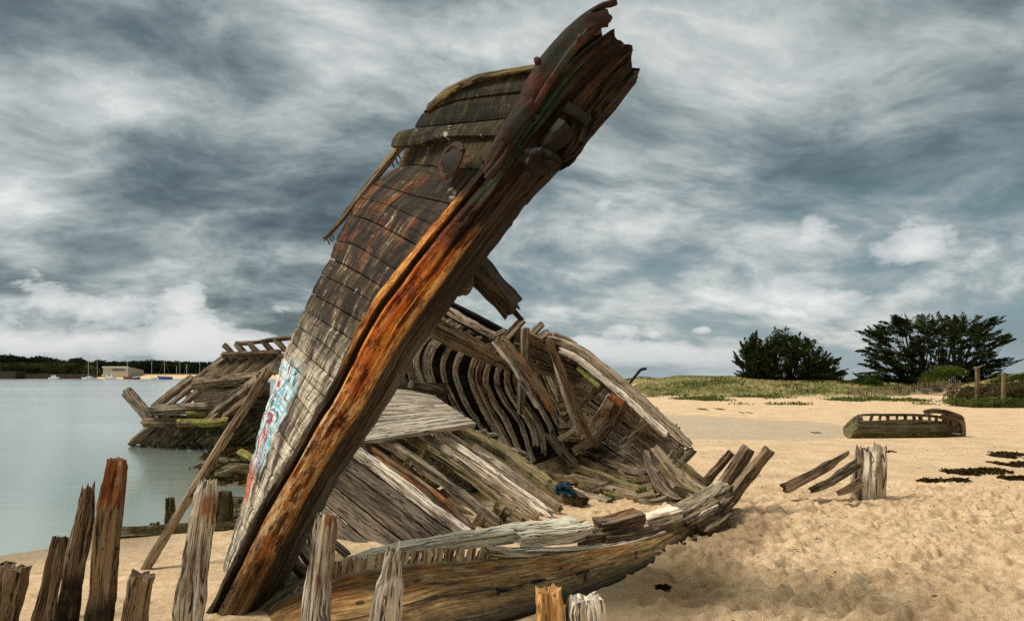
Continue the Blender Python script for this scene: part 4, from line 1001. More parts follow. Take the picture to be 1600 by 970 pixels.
for pts, w_, h_, mat in (([(1020, 822, 7.5), (1060, 806, 7.8), (1100, 784, 8.3), (1134, 762, 8.8)], .17, .13, 'grey'), ([(1048, 806, 7.9), (1085, 790, 8.2), (1125, 766, 8.7)], .2, .14, 'grey'), ([(1062, 824, 7.6), (1100, 804, 8.0), (1140, 776, 8.6)], .15, .13, 'brown'),
                         ([(1080, 828, 7.7), (1112, 810, 8.1), (1142, 788, 8.5)], .13, .14, 'dark'), ([(1092, 838, 7.7), (1118, 822, 8.0), (1138, 806, 8.3)], .13, .15, 'dark'), ([(1096, 782, 8.6), (1118, 770, 8.8), (1140, 758, 9.0)], .2, .12, 'silver'), ([(1040, 818, 7.6), (1080, 812, 7.8), (1120, 790, 8.2)], .12, .10, 'silver_rust')):
    fpart('broken_end', pts, w_, h_, mat, rough=.03, groove=.025, jag=(.10, .12), n=4)
RC = wood('rib_head_wood', (.55, .42, .26), (.26, .15, .07), (.05, .025, .012), rust=.5, contrast=1.1)
for i, x in enumerate(np.arange(523, 775, 17.5)):
    u_ = np.interp(x, [455, 538, 650, 760, 870], [928, 892, 876, 870, 860]); Yr = np.interp(x, [455, 538, 650, 760, 870], [5.25, 5.5, 5.72, 6.05, 6.45])
    hgt = np.interp(x, [523, 560, 775], [20, 17, 13])
    fpart('rib_head', [(x+RS.normal(0, 1.2), u_+9, Yr-.05), (x+3, u_+3-hgt*.5, Yr), (x+5, u_-hgt+RS.normal(0, 2), Yr+.05)], .074, .075, RC, up=(.2, -1, .1), rough=.010, groove=.01, ds=.012, jag=(.01, .02), bevel=.3)
for i, x in enumerate(np.arange(400, 520, 20)):
    yy = np.interp(x, [386, 455, 538], [978, 928, 892]); Yr = np.interp(x, [386, 455, 538], [5.05, 5.25, 5.5])
    fpart('rib_head', [(x+2, yy+8, Yr-.03), (x+8, yy-2, Yr+.03), (x+12, yy-9, Yr+.06)], .10, .06, W['olive'], up=(.2, -1, .1), rough=.015, ds=.015, jag=(.01, .03))
fpart('sill', [(388, 972, 5.12), (425, 940, 5.26), (460, 918, 5.36), (500, 898, 5.52)], .07, .06, 'olive', rough=.015, jag=(.05, .1))
# iron fastenings hanging out of the planking
for pts, r in (([(1085, 842, 7.35), (1086, 862, 7.3), (1082, 884, 7.3), (1070, 893, 7.2)], .010), ([(1088, 840, 7.4), (1089, 866, 7.35), (1087, 888, 7.3)], .008), ([(902, 897, 5.80), (912, 893, 5.88), (920, 891, 5.95)], .010), ([(915, 892, 5.85), (914, 906, 5.75), (912, 918, 5.68)], .010),
               ([(776, 920, 5.27), (788, 922, 5.3), (798, 921, 5.35)], .014), ([(778, 922, 5.25), (776, 942, 5.15), (772, 958, 5.08)], .010), ([(832, 908, 5.53), (842, 906, 5.58), (852, 905, 5.65)], .010), ([(1066, 850, 7.2), (1088, 842, 7.45)], .012), ([(993, 860, 6.5), (994, 872, 6.45), (992, 880, 6.42)], .008)):
    mb = MB(); tube(mb, PP(*pts), r, ds=.02, rough=.004); mb.build('iron_bolt', IRON2, fh)

# ---------------------------------------------------------------- stakes
def stake(label, base, top, Y_, Yt, wpx, mat, group='weathered stakes standing in the foreground', mid=None, h_=.7, jag=.10, up=(.15, -1, .1), taper=(1.1, .8), name='stake', cat='stake', rough=.026, groove=.028, gf=1.0):
    w_ = wpx/F*Y_
    b = P(base[0], base[1], Y_); t = P(top[0], top[1], Yt)
    d = unit(b-t); b = b+d*max(0, (b[2]-gh(b[0], b[1])+.12)/max(.2, -d[2]))
    pts = [b, t] if mid is None else [b, P(*mid), t]
    mb = MB(); timber(mb, pts, w_, w_*h_, up=up, ds=.025, n=5, rough=rough, groove=groove, jag=(0, jag), taper=taper, gf=gf, bevel=.3)
    return tag(mb.build(name, W[mat] if isinstance(mat, str) else mat), label, cat, group)
def stake_mat(name, base, rz, orange=1.0, dark=None):
    m = Mat(name); col, h, bl = wood_core(m, *base, 1.25, 1.1)
    z = m.xyz(m.pos())[2]; x = m.xyz(m.pos())[0]
    n = m.noise(m.map(m.uv(), (1.5, 6, 1), (4, 9, 0)), 1, 6, .65, .5)
    f = m.math('MULTIPLY', m.ss(n, .37 if orange >= 1 else .46, .50 if orange >= 1 else .56), m.math('MULTIPLY', m.ss(z, rz[0]-.06, rz[0]+.06), m.ss(z, rz[1]+.08, rz[1]-.04)))
    col = m.mix(m.math('MULTIPLY', f, .92*orange), col, m.ramp(m.noise(m.map(m.uv(), (4, 25, 1)), 1, 6, .65), [(.36, (.03, .009, .006)), (.5, (.22, .07, .018)), (.66, (.50, .22, .07))]))
    if dark: col = m.mix(m.ss(z, dark+.12, dark-.12), col, m.ramp(m.noise(m.obj(), 12, 7, .7), [(.38, (.010, .007, .006)), (.55, (.05, .035, .02)), (.7, (.15, .12, .07))]))
    return m.finish(col, .88, h, .95, .02, .25)
stake('squat dark rotten stake at the bottom left corner', (2, 990), (22, 880), 4.6, 4.6, 36, 'dark', h_=.9, jag=.05, taper=(.8, 1.0))
stake('broad dark stake leaning against the slim pointed one', (60, 1010), (97, 830), 5.0, 5.0, 25, 'dark', jag=.08)
stake('slim pointed dark grey stake left of the red topped one', (92, 1010), (142, 738), 4.75, 4.75, 29, stake_mat('stake_dark_grey', BROWN, (.9, 1.2), .2, .45), mid=(122, 860, 4.75), jag=.2, taper=(1.35, .42))
stake('tall brown stake with a rust red top near the left edge', (148, 1010), (184, 712), 4.7, 4.65, 31, stake_mat('stake_red_top', BROWN, (.88, 1.5), 1.0, .25), mid=(164, 850, 4.7), jag=.05, taper=(1.15, .8))
stake('short dark stump between two taller stakes', (206, 1010), (224, 893), 4.75, 4.7, 34, 'brown', h_=.8, jag=.03, taper=(1.1, .95))
stake('silver grey stake with a rust stained knot below its top', (290, 1015), (328, 742), 4.6, 4.6, 35, stake_mat('stake_knot', SILVER, (.80, .98), .9), mid=(309, 870, 4.6), jag=.08, taper=(1.2, .62))
stake('silver stake with orange rust streaks before the hull bottom', (492, 1010), (512, 795), 4.35, 4.35, 38, stake_mat('stake_streak', SILVER, (.45, .90), .95), mid=(500, 890, 4.35), jag=.06, taper=(1.1, .8))
stake('pale stake with a splintered pointed orange tip', (600, 1010), (622, 832), 4.3, 4.3, 44, stake_mat('stake_splinter', SILVER, (.72, .9), .95), mid=(612, 890, 4.3), jag=.22, taper=(1.1, .34))
stake('stub of split orange wood at the bottom edge', (862, 1015), (857, 914), 4.4, 4.4, 46, 'fresh', h_=.9, jag=.06, taper=(1, .85), groove=.03)
stake('stub of furrowed grey wood beside the orange stub', (914, 1015), (912, 926), 4.4, 4.4, 52, 'silver', h_=.9, jag=.06, taper=(1, .95), groove=.04, gf=.8)
# the long leaning spar on the left
loose_timber('long thin weathered spar leaning from the sand up to the bow planking', [(226, 890, 6.35), (300, 768, 6.55), (360, 672, 6.7), (424, 572, 6.85)], .085, .08, 'brown', up=(.4, -.8, .3), name='leaning_spar', cat='spar', rough=.014, groove=.016, jag=(0, .1), n=4)

# ribs standing beyond the hull bottom
g3 = 'three bare ribs standing at the right end of the hull bottom'
for lab, b, t, Y0, Y1, wp, mat in (('shortest and leftmost of the three bare ribs at the hull end', (1096, 762), (1146, 706), 9.6, 9.5, 13, 'brown'), ('broad middle one of the three bare ribs at the hull end', (1122, 772), (1170, 697), 9.1, 9.0, 20, 'grey'), ('longest and rightmost of the three bare ribs at the hull end', (1138, 782), (1204, 699), 8.95, 8.8, 18, 'grey')):
    stake(lab, b, t, Y0, Y1, wp, mat, g3, jag=.04, name='bare_rib', cat='rib', taper=(1.05, .9), up=(.4, -.9, .2))
loose_timber('upper one of two leaning timbers on the sand left of the post cluster', [(1222, 765, 9.6), (1275, 738, 9.7), (1334, 702, 9.8)], .13, .12, 'brown', jag=(.08, .25), rough=.025, taper=(1.15, .55))
loose_timber('lower mossy one of two leaning timbers beside the post cluster', [(1262, 768, 9.5), (1305, 748, 9.6), (1345, 720, 9.7)], .12, .11, 'weedy', jag=(.08, .12), rough=.03, taper=(.8, 1))
loose_timber('small wedge of timber at the foot of the post cluster', [(1306, 772, 9.3), (1330, 762, 9.3), (1352, 750, 9.3)], .14, .08, 'brown', jag=(.05, .1), rough=.02, taper=(.5, 1))
pc = thing('post_cluster', 'cluster of weathered grey posts standing together on the open sand', 'posts', G(1358, 775))
for b, t, Y_, wp in (((1343, 790), (1345, 692), 9.95, 16), ((1357, 790), (1359, 696), 9.85, 12), ((1371, 790), (1375, 687), 9.95, 13), ((1352, 790), (1354, 704), 10.1, 20)):
    q_ = PP((*b, Y_), (*t, Y_-.03)); mb = MB()
    timber(mb, q_, wp/F*Y_, .17, up=(0, -1, .05), ds=.04, n=5, rough=.02, groove=.05, gf=.55, jag=(0, .16), taper=(1.05, .9)); mb.build('post', W['silver'] if Y_ < 10 else W['brown'], pc)

# low stumps and wrack along the water's edge, left
for lab, b, t, Y_, wp, mat in (('mossy green stump standing at the water edge left of the leaning spar', (270, 825), (267, 775), 8.6, 15, 'mossy'), ('small round mossy stump before the taller mossy stump', (240, 838), (240, 815), 8.2, 16, 'mossy'), ('dark weedy post behind the silver stake with the rust knot', (346, 825), (352, 765), 8.4, 26, 'weedy')):
    stake(lab, b, t, Y_, Y_, wp, mat, None, h_=1, jag=.03, name='stump', cat='stump', taper=(1.15, .8), rough=.03)
loose_timber('low dark sleeper half buried along the water edge', [(140, 832, 7.95), (210, 832, 7.95), (300, 828, 8.0), (384, 822, 8.05)], .12, .10, 'weedy', rough=.03, jag=(.1, .1))
loose_timber('short mossy log lying by the dark weedy post', [(345, 806, 8.7), (372, 800, 8.6), (396, 796, 8.6)], .14, .12, 'mossy', rough=.03, jag=(.04, .04))
loose_timber('bright green mossy log on the weed bank beside the graffiti', [(374, 706, 13.5), (386, 712, 13.3), (398, 719, 13.2)], .14, .12, 'yellow', rough=.02, jag=(.04, .04))
# ---------------------------------------------------------------- stern half in the water
st = thing('stern_wreck', 'broken stern slumped in the water with slanting ribs and open rail on top', 'shipwreck', (-8.4, 17.5, -.2))
def sp(name, pts, w_, h_, mat, up=(.2, -.7, .7), **k):
    kw = dict(ds=.12, rough=.02, groove=.015, jag=(.08, .1)); kw.update(k)
    mb = MB(); timber(mb, PP(*pts), w_, h_, up=up, **kw); return mb.build(name, W[mat], st)
# lower ribs, weed grown, feet in the water
for i in range(13):
    u = i/12
    a = (255+u*190+RS.normal(0, 2), 651+u*8, 17.6-u*.6); b = (206+u*180+RS.normal(0, 2), 694+u*10+RS.normal(0, 1.5), 18.3-u*1.0)
    sp('rib', [a, ((a[0]+b[0])/2+3, (a[1]+b[1])/2-2, 17.8-u*.8), b], .19, .16, 'weedy' if u > .15 else 'dark')
mb = MB()
A_ = catmull(PP((250, 648, 18.0), (330, 652, 17.7), (440, 660, 17.3)), 20); B_ = catmull(PP((205, 694, 18.8), (290, 702, 18.2), (400, 712, 17.6)), 20)
for i in range(5): sheet(mb, A_*(1-i/5)+B_*i/5, A_*(1-(i+1)/5)+B_*(i+1)/5, nu=24, nv=4, thick=.06, rough=.02, gap=.02, edge=.02)
mb.build('planking', W['dark'], st)
# horizontal wales
sp('wale', [(222, 660, 17.4), (300, 659, 17.3), (350, 657, 17.2), (392, 654, 17.1)], .2, .16, 'brown')
sp('wale', [(275, 661, 17.0), (330, 660, 16.9), (360, 657, 16.8)], .16, .16, 'yellow')
sp('wale', [(290, 646, 17.2), (326, 645, 17.2)], .14, .14, 'yellow')
sp('wale', [(234, 640, 17.4), (290, 638, 17.3), (346, 636, 17.2)], .24, .20, 'grey')
sp('wale', [(300, 600, 17.2), (350, 595, 17.1), (410, 588, 16.9)], .22, .22, 'grey')
sp('wale', [(310, 608, 17.4), (370, 602, 17.2), (412, 596, 17.0)], .16, .14, 'brown')
# raking struts
for a, b, w_, mat in (((240, 636, 17.9), (304, 588, 17.9), .18, 'brown'), ((256, 640, 17.8), (318, 588, 17.7), .12, 'grey'), ((276, 640, 17.6), (330, 594, 17.4), .14, 'brown'), ((330, 650, 17.2), (408, 592, 16.7), .28, 'grey'), ((348, 654, 17.0), (412, 604, 16.6), .20, 'brown'),
                      ((318, 662, 17.0), (345, 642, 17.0), .15, 'brown'), ((300, 598, 17.6), (356, 556, 17.6), .16, 'grey'), ((362, 650, 17.8), (388, 596, 17.6), .16, 'dark'), ((290, 636, 18.2), (300, 610, 18.2), .14, 'dark')):
    sp('strut', [a, b], w_, w_*.8, mat)
# upper raking planks
for i in range(11):
    x = 312+i*11.5; sp('plank', [(x+RS.normal(0, 2), 592-i*.8, 17.4-i*.05), (x+44+RS.normal(0, 3), 556-i*.5+RS.normal(0, 1.5), 17.8-i*.05)], .17, .05, ['grey', 'brown', 'grey', 'dark'][i % 4], up=(.3, -.8, .5))
mb = MB()
sheet(mb, PP((352, 560, 18.0), (450, 552, 17.4)), PP((305, 600, 17.8), (420, 588, 17.1)), nu=16, nv=10, thick=.05, rough=.03)
sheet(mb, PP((300, 606, 18.6), (420, 596, 17.9)), PP((306, 660, 18.4), (420, 660, 17.6)), nu=16, nv=10, thick=.05, rough=.03)
mb.build('planked_backing', W['dark'], st)
sp('top_rail', [(346, 555, 17.6), (400, 553, 17.3), (440, 549, 17.1)], .12, .12, 'brown')
sp('hand_rail', [(366, 537, 17.6), (400, 534, 17.4), (425, 531, 17.2), (460, 527, 17.0)], .09, .09, 'brown')
for i in range(4):
    x = 368+i*20.5; sp('stanchion', [(x, 537-i*2.2, 17.5-i*.12), (x+17, 554-i*2, 17.45-i*.12)], .13, .10, 'brown', jag=(.01, .02))
sp('stanchion', [(349, 537, 17.7), (366, 554, 17.6)], .13, .11, 'brown')
loose_timber('grey balk jutting out of the water left of the broken stern', [(236, 655, 18.0), (216, 632, 18.1), (196, 610, 18.2)], .26, .22, 'grey', jag=(.05, .06), rough=.02, up=(.7, -.6, .2))
# bank of weed and slipped stones under the stern
mb = MB()
pts = []
for i in range(5200):
    x = RS.uniform(-10.5, -2.6); y = RS.uniform(10.5, 19.5)
    z = gh(x, y) if False else None
    pts.append((x, y))
pts = np.array(pts); zz = gz(pts[:, 0], pts[:, 1]); dist = np.hypot((pts[:, 0]+5.6)/2.6, (pts[:, 1]-15)/3.6)
ok = (zz > -.16) & (dist < 1) & (fbm(pts[:, 0]*1.1, pts[:, 1]*1.1, 2, 2) > -.15) & (sea_d(pts[:, 0], pts[:, 1]) > -.8)
pts = pts[ok]; zz = zz[ok]
c = np.repeat(np.c_[pts, zz+.02], 12, 0)+RS.normal(0, 1, (len(pts)*12, 3))*(.09, .09, .03)
leaves(mb, c, RS.normal(0, 1, (len(c), 3))*(1, 1, .35), .16, .05, RS.rand(len(c)), .3)
weedm = leafmat('bladder_wrack', (.016, .012, .005), (.12, .085, .03))
tag(mb.build('weed_bank', weedm, None, 0), kind='stuff')
for i, (lab, px, py, r) in enumerate((('dark weedy boulder lying left of the graffiti', 372, 745, .33), ('low weedy rock half under the stern ribs', 392, 690, .5), ('dark weed covered mound behind the silver stake', 358, 795, .22))):
    p = G(px, py, -.05); mb = MB(); blob(mb, (p[0], p[1], p[2]+r*.15), (r*1.3, r, r*.6), 4, .2, 1.8)
    o = mb.build('rock', W['weedy']); tag(o, lab, 'rock')

# ---------------------------------------------------------------- beached hulk, right
bb = thing('beached_boat', 'small dark wooden hulk lying on the sand with gaps in its upper planking', 'boat wreck', G(1412, 684))
YB = 20.2
def loft(mb, rows, n=60, th=.06, **k):
    for i in range(len(rows)-1): sheet(mb, PP(*rows[i]), PP(*rows[i+1]), nu=n, nv=4, thick=th, rough=.010, gap=.012, edge=.012, tdir=(.1, .9, .1), **k)
mb = MB()
loft(mb, [[(1342, 661, 19.9), (1400, 662, 19.9), (1470, 662, 20.0), (1504, 664, 20.4)], [(1341, 668, 19.8), (1400, 669, 19.8), (1470, 669, 19.9), (1504, 671, 20.4)], [(1338, 676, 19.7), (1400, 677, 19.7), (1470, 677, 19.9), (1505, 678, 20.4)], [(1330, 686, 19.8), (1400, 686, 19.8), (1470, 686, 20.0), (1505, 686, 20.4)]])
loft(mb, [[(1342, 656, 20.0), (1410, 657, 20.0), (1440, 657, 20.0), (1504, 658, 20.4)], [(1342, 661, 19.92), (1410, 662, 19.92), (1440, 662, 19.95), (1504, 664, 20.4)]])
mb.build('planking', wood('hulk_planking', (.10, .08, .045), (.03, .023, .012), (.005, .004, .0025), moss=.6, mossc=(.06, .06, .010), contrast=1.1), bb)
mb = MB(); timber(mb, PP((1344, 648, 20.2), (1400, 648, 20.15), (1445, 649, 20.15), (1475, 652, 20.2), (1504, 655, 20.4)), .09, .07, ds=.08, rough=.015, jag=(.03, .05)); mb.build('gunwale', W['dark'], bb)
mb = MB(); timber(mb, PP((1444, 645, 20.1), (1456, 642, 20.1), (1475, 643, 20.1), (1492, 648, 20.2), (1504, 655, 20.4)), .16, .13, ds=.06, rough=.03, jag=(.05, .03)); mb.build('quarter_rail', W['brown'], bb)
mb = MB(); timber(mb, PP((1470, 650, 20.1), (1488, 655, 20.2), (1504, 662, 20.4)), .06, .2, up=(0, -1, 1), ds=.06, rough=.02); mb.build('strake', W['brown'], bb)
for x in list(range(1348, 1444, 13))+[1452, 1462, 1471, 1480, 1488]:
    mb = MB(); timber(mb, PP((x+RS.normal(0, 2), 664, 20.1), (x+RS.normal(1, 2.5), 646+RS.uniform(-1, 3)+max(0, x-1440)*.1, 20.2)), .05+.05*RS.rand(), .07, ds=.04, rough=.02, jag=(0, .04)); mb.build('rib', W['dark'], bb)
mb = MB()
loft(mb, [[(1344, 648, 20.2), (1332, 656, 20.7), (1321, 668, 21.3)], [(1342, 660, 19.95), (1333, 664, 20.5), (1320, 672, 21.2)], [(1338, 674, 19.75), (1330, 676, 20.3), (1321, 678, 21.0)], [(1331, 686, 19.8), (1328, 685, 20.0), (1325, 684, 20.5)]], 16)
mb.build('transom', W['yellow'] if False else wood('transom_moss', *DARK, moss=.7, mossc=(.17, .16, .03)), bb)
mb = MB()   # far side
sheet(mb, PP((1325, 660, 21.5), (1420, 655, 21.8), (1504, 660, 21.2)), PP((1330, 676, 21.5), (1420, 676, 21.8), (1504, 676, 21.2)), nu=30, nv=6, thick=.06, rough=.02)
mb.build('far_side', W['dark'], bb)
mb = MB(); timber(mb, PP((1500, 650, 20.3), (1505, 668, 20.35), (1505, 688, 20.4)), .10, .12, up=(1, -.3, 0), ds=.06, rough=.015); mb.build('stem', W['brown'], bb)

# iron rod, net bundle
mb = MB(); tube(mb, PP((978, 606, 10.6), (990, 591, 10.5), (999, 580, 10.5), (1003, 577, 10.5), (1010, 576, 10.5)), .022, ds=.03, rough=.005)
tag(mb.build('bent_iron_rod', IRON2), 'bent dark iron rod sticking up from the broken rim against the dunes', 'iron rod')
nm = Mat('blue_net'); n_ = nm.noise(nm.obj(), 28, 6, .7); nm2 = nm.finish(nm.ramp(n_, [(.40, (.003, .008, .012)), (.52, (.006, .035, .055)), (.66, (.02, .16, .25))]), .7, n_, 1, .03)
mb = MB(); blob(mb, P(872, 766, 9.45), (.05, .08, .05), 3, .45, 3.5); blob(mb, P(882, 761, 9.4), (.09, .08, .06), 4, .5, 3.5); blob(mb, P(890, 769, 9.35), (.08, .07, .05), 4, .5, 3.5)
tube(mb, PP((870, 760, 9.3), (880, 756, 9.25), (892, 764, 9.2), (897, 772, 9.2)), .02, rough=.01); tube(mb, PP((874, 770, 9.3), (884, 770, 9.25), (893, 775, 9.2)), .018, rough=.01)
tag(mb.build('fishing_net', nm2), 'crumpled blue fishing net lying among the beams', 'net')
# tufts of samphire in the ribs
sm = leafmat('green_sprig', (.03, .06, .008), (.16, .24, .03))
for lab, px, py, Y_ in (('green sprig growing between the floor timbers', 1004, 771, 9.75), ('small yellowish sprig left of the green sprig', 953, 780, 9.8)):
    p = P(px, py, Y_); mb = MB(); n_ = 160
    d = RS.normal(0, 1, (n_, 3))*(1, 1, .5)+(0, 0, .8); leaves(mb, p+unit(d)*RS.uniform(0, .10, (n_, 1)), d, .07, .022, RS.rand(n_)); tag(mb.build('sprig', sm, None, 0), lab, 'plant')

# ---------------------------------------------------------------- seaweed on the open sand
SW = [('long dark strip of seaweed, topmost on the sand at the right edge', 1572, 711, 30, 5), ('scatter of dark seaweed below the topmost strip at the right edge', 1588, 727, 24, 6), ('broad dark raft of seaweed on the sand, largest of the patches', 1525, 738, 50, 6), ('dark seaweed lying against the right edge below the broad raft', 1590, 748, 22, 4),
      ('thin line of seaweed below the broad raft', 1478, 752, 34, 3), ('small seaweed scrap right of the post cluster', 1388, 705, 14, 3), ('lone seaweed scrap on the sand right of the hull bottom', 1036, 916, 11, 2.5), ('dark scrap of weed behind the bare ribs', 1068, 690, 10, 2), ('thin weed strand on the sand below the dunes', 1110, 640, 18, 2), ('short weed strand right of the strand below the dunes', 1165, 645, 12, 2),
      ('small dry weed scrap before the beached hulk', 1275, 672, 8, 1.5), ('bit of weed on the sand by the bottom left water edge', 12, 872, 12, 4)]
for lab, px, py, wpx, hpx in SW:
    p = G(px, py); mb = MB(); n_ = int(90+wpx*14); rx = wpx/F*p[1]*.9; ry = hpx/F*p[1]*p[1]/EYE*.6
    k = max(2, int(wpx/7)); rx = rx*(1 if wpx > 16 else .55); ry = ry*(1 if wpx > 16 else .6); cx = (np.linspace(-.85, .85, k)+RS.normal(0, .06, k))*rx; cy = np.cumsum(RS.normal(0, .38, k))*ry; cy -= cy.mean()
    i = RS.randint(0, k, n_); c = np.c_[p[0]+cx[i]+RS.normal(0, rx*.16, n_), p[1]+cy[i]+RS.normal(0, ry*.42, n_), np.zeros(n_)]
    c[:, 2] = gz(c[:, 0], c[:, 1])+RS.uniform(.004, .035 if wpx > 16 else .012, n_)
    leaves(mb, c, RS.normal(0, 1, (n_, 3))*(1, 1, .2 if wpx > 16 else .04), .14 if wpx > 20 else .07, .05 if wpx > 20 else .035, RS.rand(n_)*.6, .2)
    tag(mb.build('seaweed', weedm, None, 0), lab, 'seaweed', 'seaweed patches on the sand')

# litter strewn over the trodden sand: bits of weed, bark and shell
N = 2600; x = RS.uniform(.5, 14, N); y = 4.6+RS.rand(N)**1.5*20; a_ = fbm(x*.7, y*.7, 21, 3); k_ = (a_ > .05) & (sea_d(x, y) < -1) & (x > .25*(y-4)); x, y = x[k_], y[k_]
mb = MB(); leaves(mb, np.c_[x, y, gz(x, y)+.012+.012*RS.rand(len(x))], RS.normal(0, 1, (len(x), 3))*(1, 1, .25), .045, .014, RS.rand(len(x)), .1)
tag(mb.build('beach_litter', leafmat('litter', (.03, .018, .01), (.16, .11, .06)), None, 0), kind='stuff')
# ---------------------------------------------------------------- dunes
ux = np.arange(1.5, 110, .35); uy = np.arange(34, 120, .35)
DX, DY = np.meshgrid(ux, uy, indexing='ij')
def dune_h(x, y):
    a = x/y*F+800
    base = np.interp(a, [940, 985, 1010, 1200, 1330, 1400, 1440, 1470, 1500, 1540, 1700], [62, 56, 52, 50, 48, 50, 56, 58, 42, 37, 35])
    crest = np.interp(a, [930, 980, 1000, 1030, 1060, 1100, 1150, 1200, 1300, 1345, 1400, 1450, 1490, 1530, 1560, 1600, 1750], [602, 600, 596, 598, 591, 592, 593, 595, 598, 603, 600, 600, 600, 598, 592, 586, 580])
    run = np.interp(a, [940, 1400, 1480, 1520, 1700], [12, 13, 14, 16, 16])
    top = np.maximum(.1, EYE-(crest-HY)/F*(base+run))
    t = np.clip((y-base+fbm(x*.16, y*.16, 4, 3)*3)/run, 0, 1); t = t*t*(3-2*t)
    z = -.25+(top+.25)*t
    z = z+(fbm(x*.085, y*.085, 12, 2)*.42+fbm(x*.22, y*.22, 6, 4)*.40+fbm(x*.9, y*.9, 7, 3)*.10)*np.clip(t*3, 0, 1)*np.clip(1.35-t*.6, 0, 1)
    return np.where(y-base < -2, -.5, z), t
DZ, DT = dune_h(DX, DY)
dv = np.stack([DX, DY, DZ], -1).reshape(-1, 3); I = np.arange(DX.size).reshape(DX.shape)
q4 = np.stack([I[:-1, :-1], I[1:, :-1], I[1:, 1:], I[:-1, 1:]], -1).reshape(-1, 4)
keep = (DT.reshape(-1)[q4].max(1) > 0)
me = bpy.data.meshes.new('dunes'); me.from_pydata(dv.tolist(), [], q4[keep].tolist()); me.polygons.foreach_set('use_smooth', [True]*len(me.polygons))
m = Mat('dune_turf'); pos = m.pos(); n1 = m.noise(pos, .35, 5, .6); n2 = m.noise(m.map(pos, (1, .35, 1)), 2.4, 6, .7)
gr = m.ramp(m.math('ADD', m.math('MULTIPLY', n1, .5), m.math('MULTIPLY', n2, .5)), [(.38, (.05, .065, .018)), (.48, (.13, .13, .04)), (.56, (.30, .25, .11)), (.64, (.46, .38, .21))])
z_ = m.xyz(pos)[2]; sandc = m.ramp(n2, [(.4, (.40, .30, .19)), (.6, (.56, .44, .29))])
x_ = m.xyz(pos)[0]; y_ = m.xyz(pos)[1]; az = m.math('DIVIDE', x_, y_)
pathm = m.math('MULTIPLY', m.ss(az, .585, .60), m.ss(az, .665, .645))
sandf = m.math('MAXIMUM', m.ss(m.math('ADD', z_, m.math('MULTIPLY', m.math('SUBTRACT', n1, .5), .9)), .30, .16), m.math('MULTIPLY', pathm, m.ss(z_, 1.0, .8)))
me.materials.append(m.finish(m.mix(sandf, gr, sandc), .95, n2, .6, .15)); me.validate(); me.update()
dunes = bpy.data.objects.new('dunes', me); COL.objects.link(dunes); tag(dunes, kind='structure')
# marram and creeping green on the dunes
N = 150000
x = RS.uniform(4, 75, N); y = 36+(RS.rand(N)**1.4)*48; h_, t_ = dune_h(x, y); a = x/y
clump = fbm(x*.16, y*.30, 11, 4)*1.25
ok = (t_ > .10) & (clump > -.30+.45*(t_ < .3)+.25*RS.rand(N)) & ~((a > .585) & (a < .66) & (t_ < .85) & (RS.rand(N) < .93))
x, y, h_, t_, clump = x[ok], y[ok], h_[ok], t_[ok], clump[ok]; n_ = len(x)
mb = MB(); d = np.c_[RS.normal(.25, .35, n_), RS.normal(0, .35, n_), np.ones(n_)]
leaves(mb, np.c_[x, y, h_+.12], d, .30+.25*np.clip(clump[:, None], 0, 1), .035, np.clip(.50-clump*1.7+fbm(x*.6, y*.9, 3, 2)*.5+RS.normal(0, .16, n_)+.30*(t_ > .8), 0, 1), .1)
mm = Mat('marram'); col = mm.ramp(mm.attr('tint'), [(.1, (.045, .06, .014)), (.45, (.13, .14, .035)), (.75, (.36, .30, .13)), (1, (.5, .42, .22))])
d_ = mm.n('ShaderNodeBsdfDiffuse', {'Color': col}); mm.nt.links.new(d_, mm.out.inputs[0])
tag(mb.build('dune_grass', mm.m, None, 0), kind='stuff')
# green cushions at the foot
cushm = leafmat('sea_kale', (.035, .055, .014), (.15, .19, .05))
N = 700; a = RS.uniform(985, 1450, N); yb = RS.uniform(41, 56, N); x = (a-800)/F*yb
mb = MB(); k = fbm(x*.3, yb*.3, 3, 3) > .22; x, yb = x[k], yb[k]
h_ = np.maximum(dune_h(x, yb)[0], gz(x, yb)); c = np.repeat(np.c_[x, yb, h_+.06], 40, 0)+RS.normal(0, 1, (len(x)*40, 3))*(.35, .35, .05)
leaves(mb, c, RS.normal(0, 1, (len(c), 3))+(0, 0, .6), .16, .09, RS.rand(len(c)))
tag(mb.build('low_green_plants', cushm, None, 0), kind='stuff')

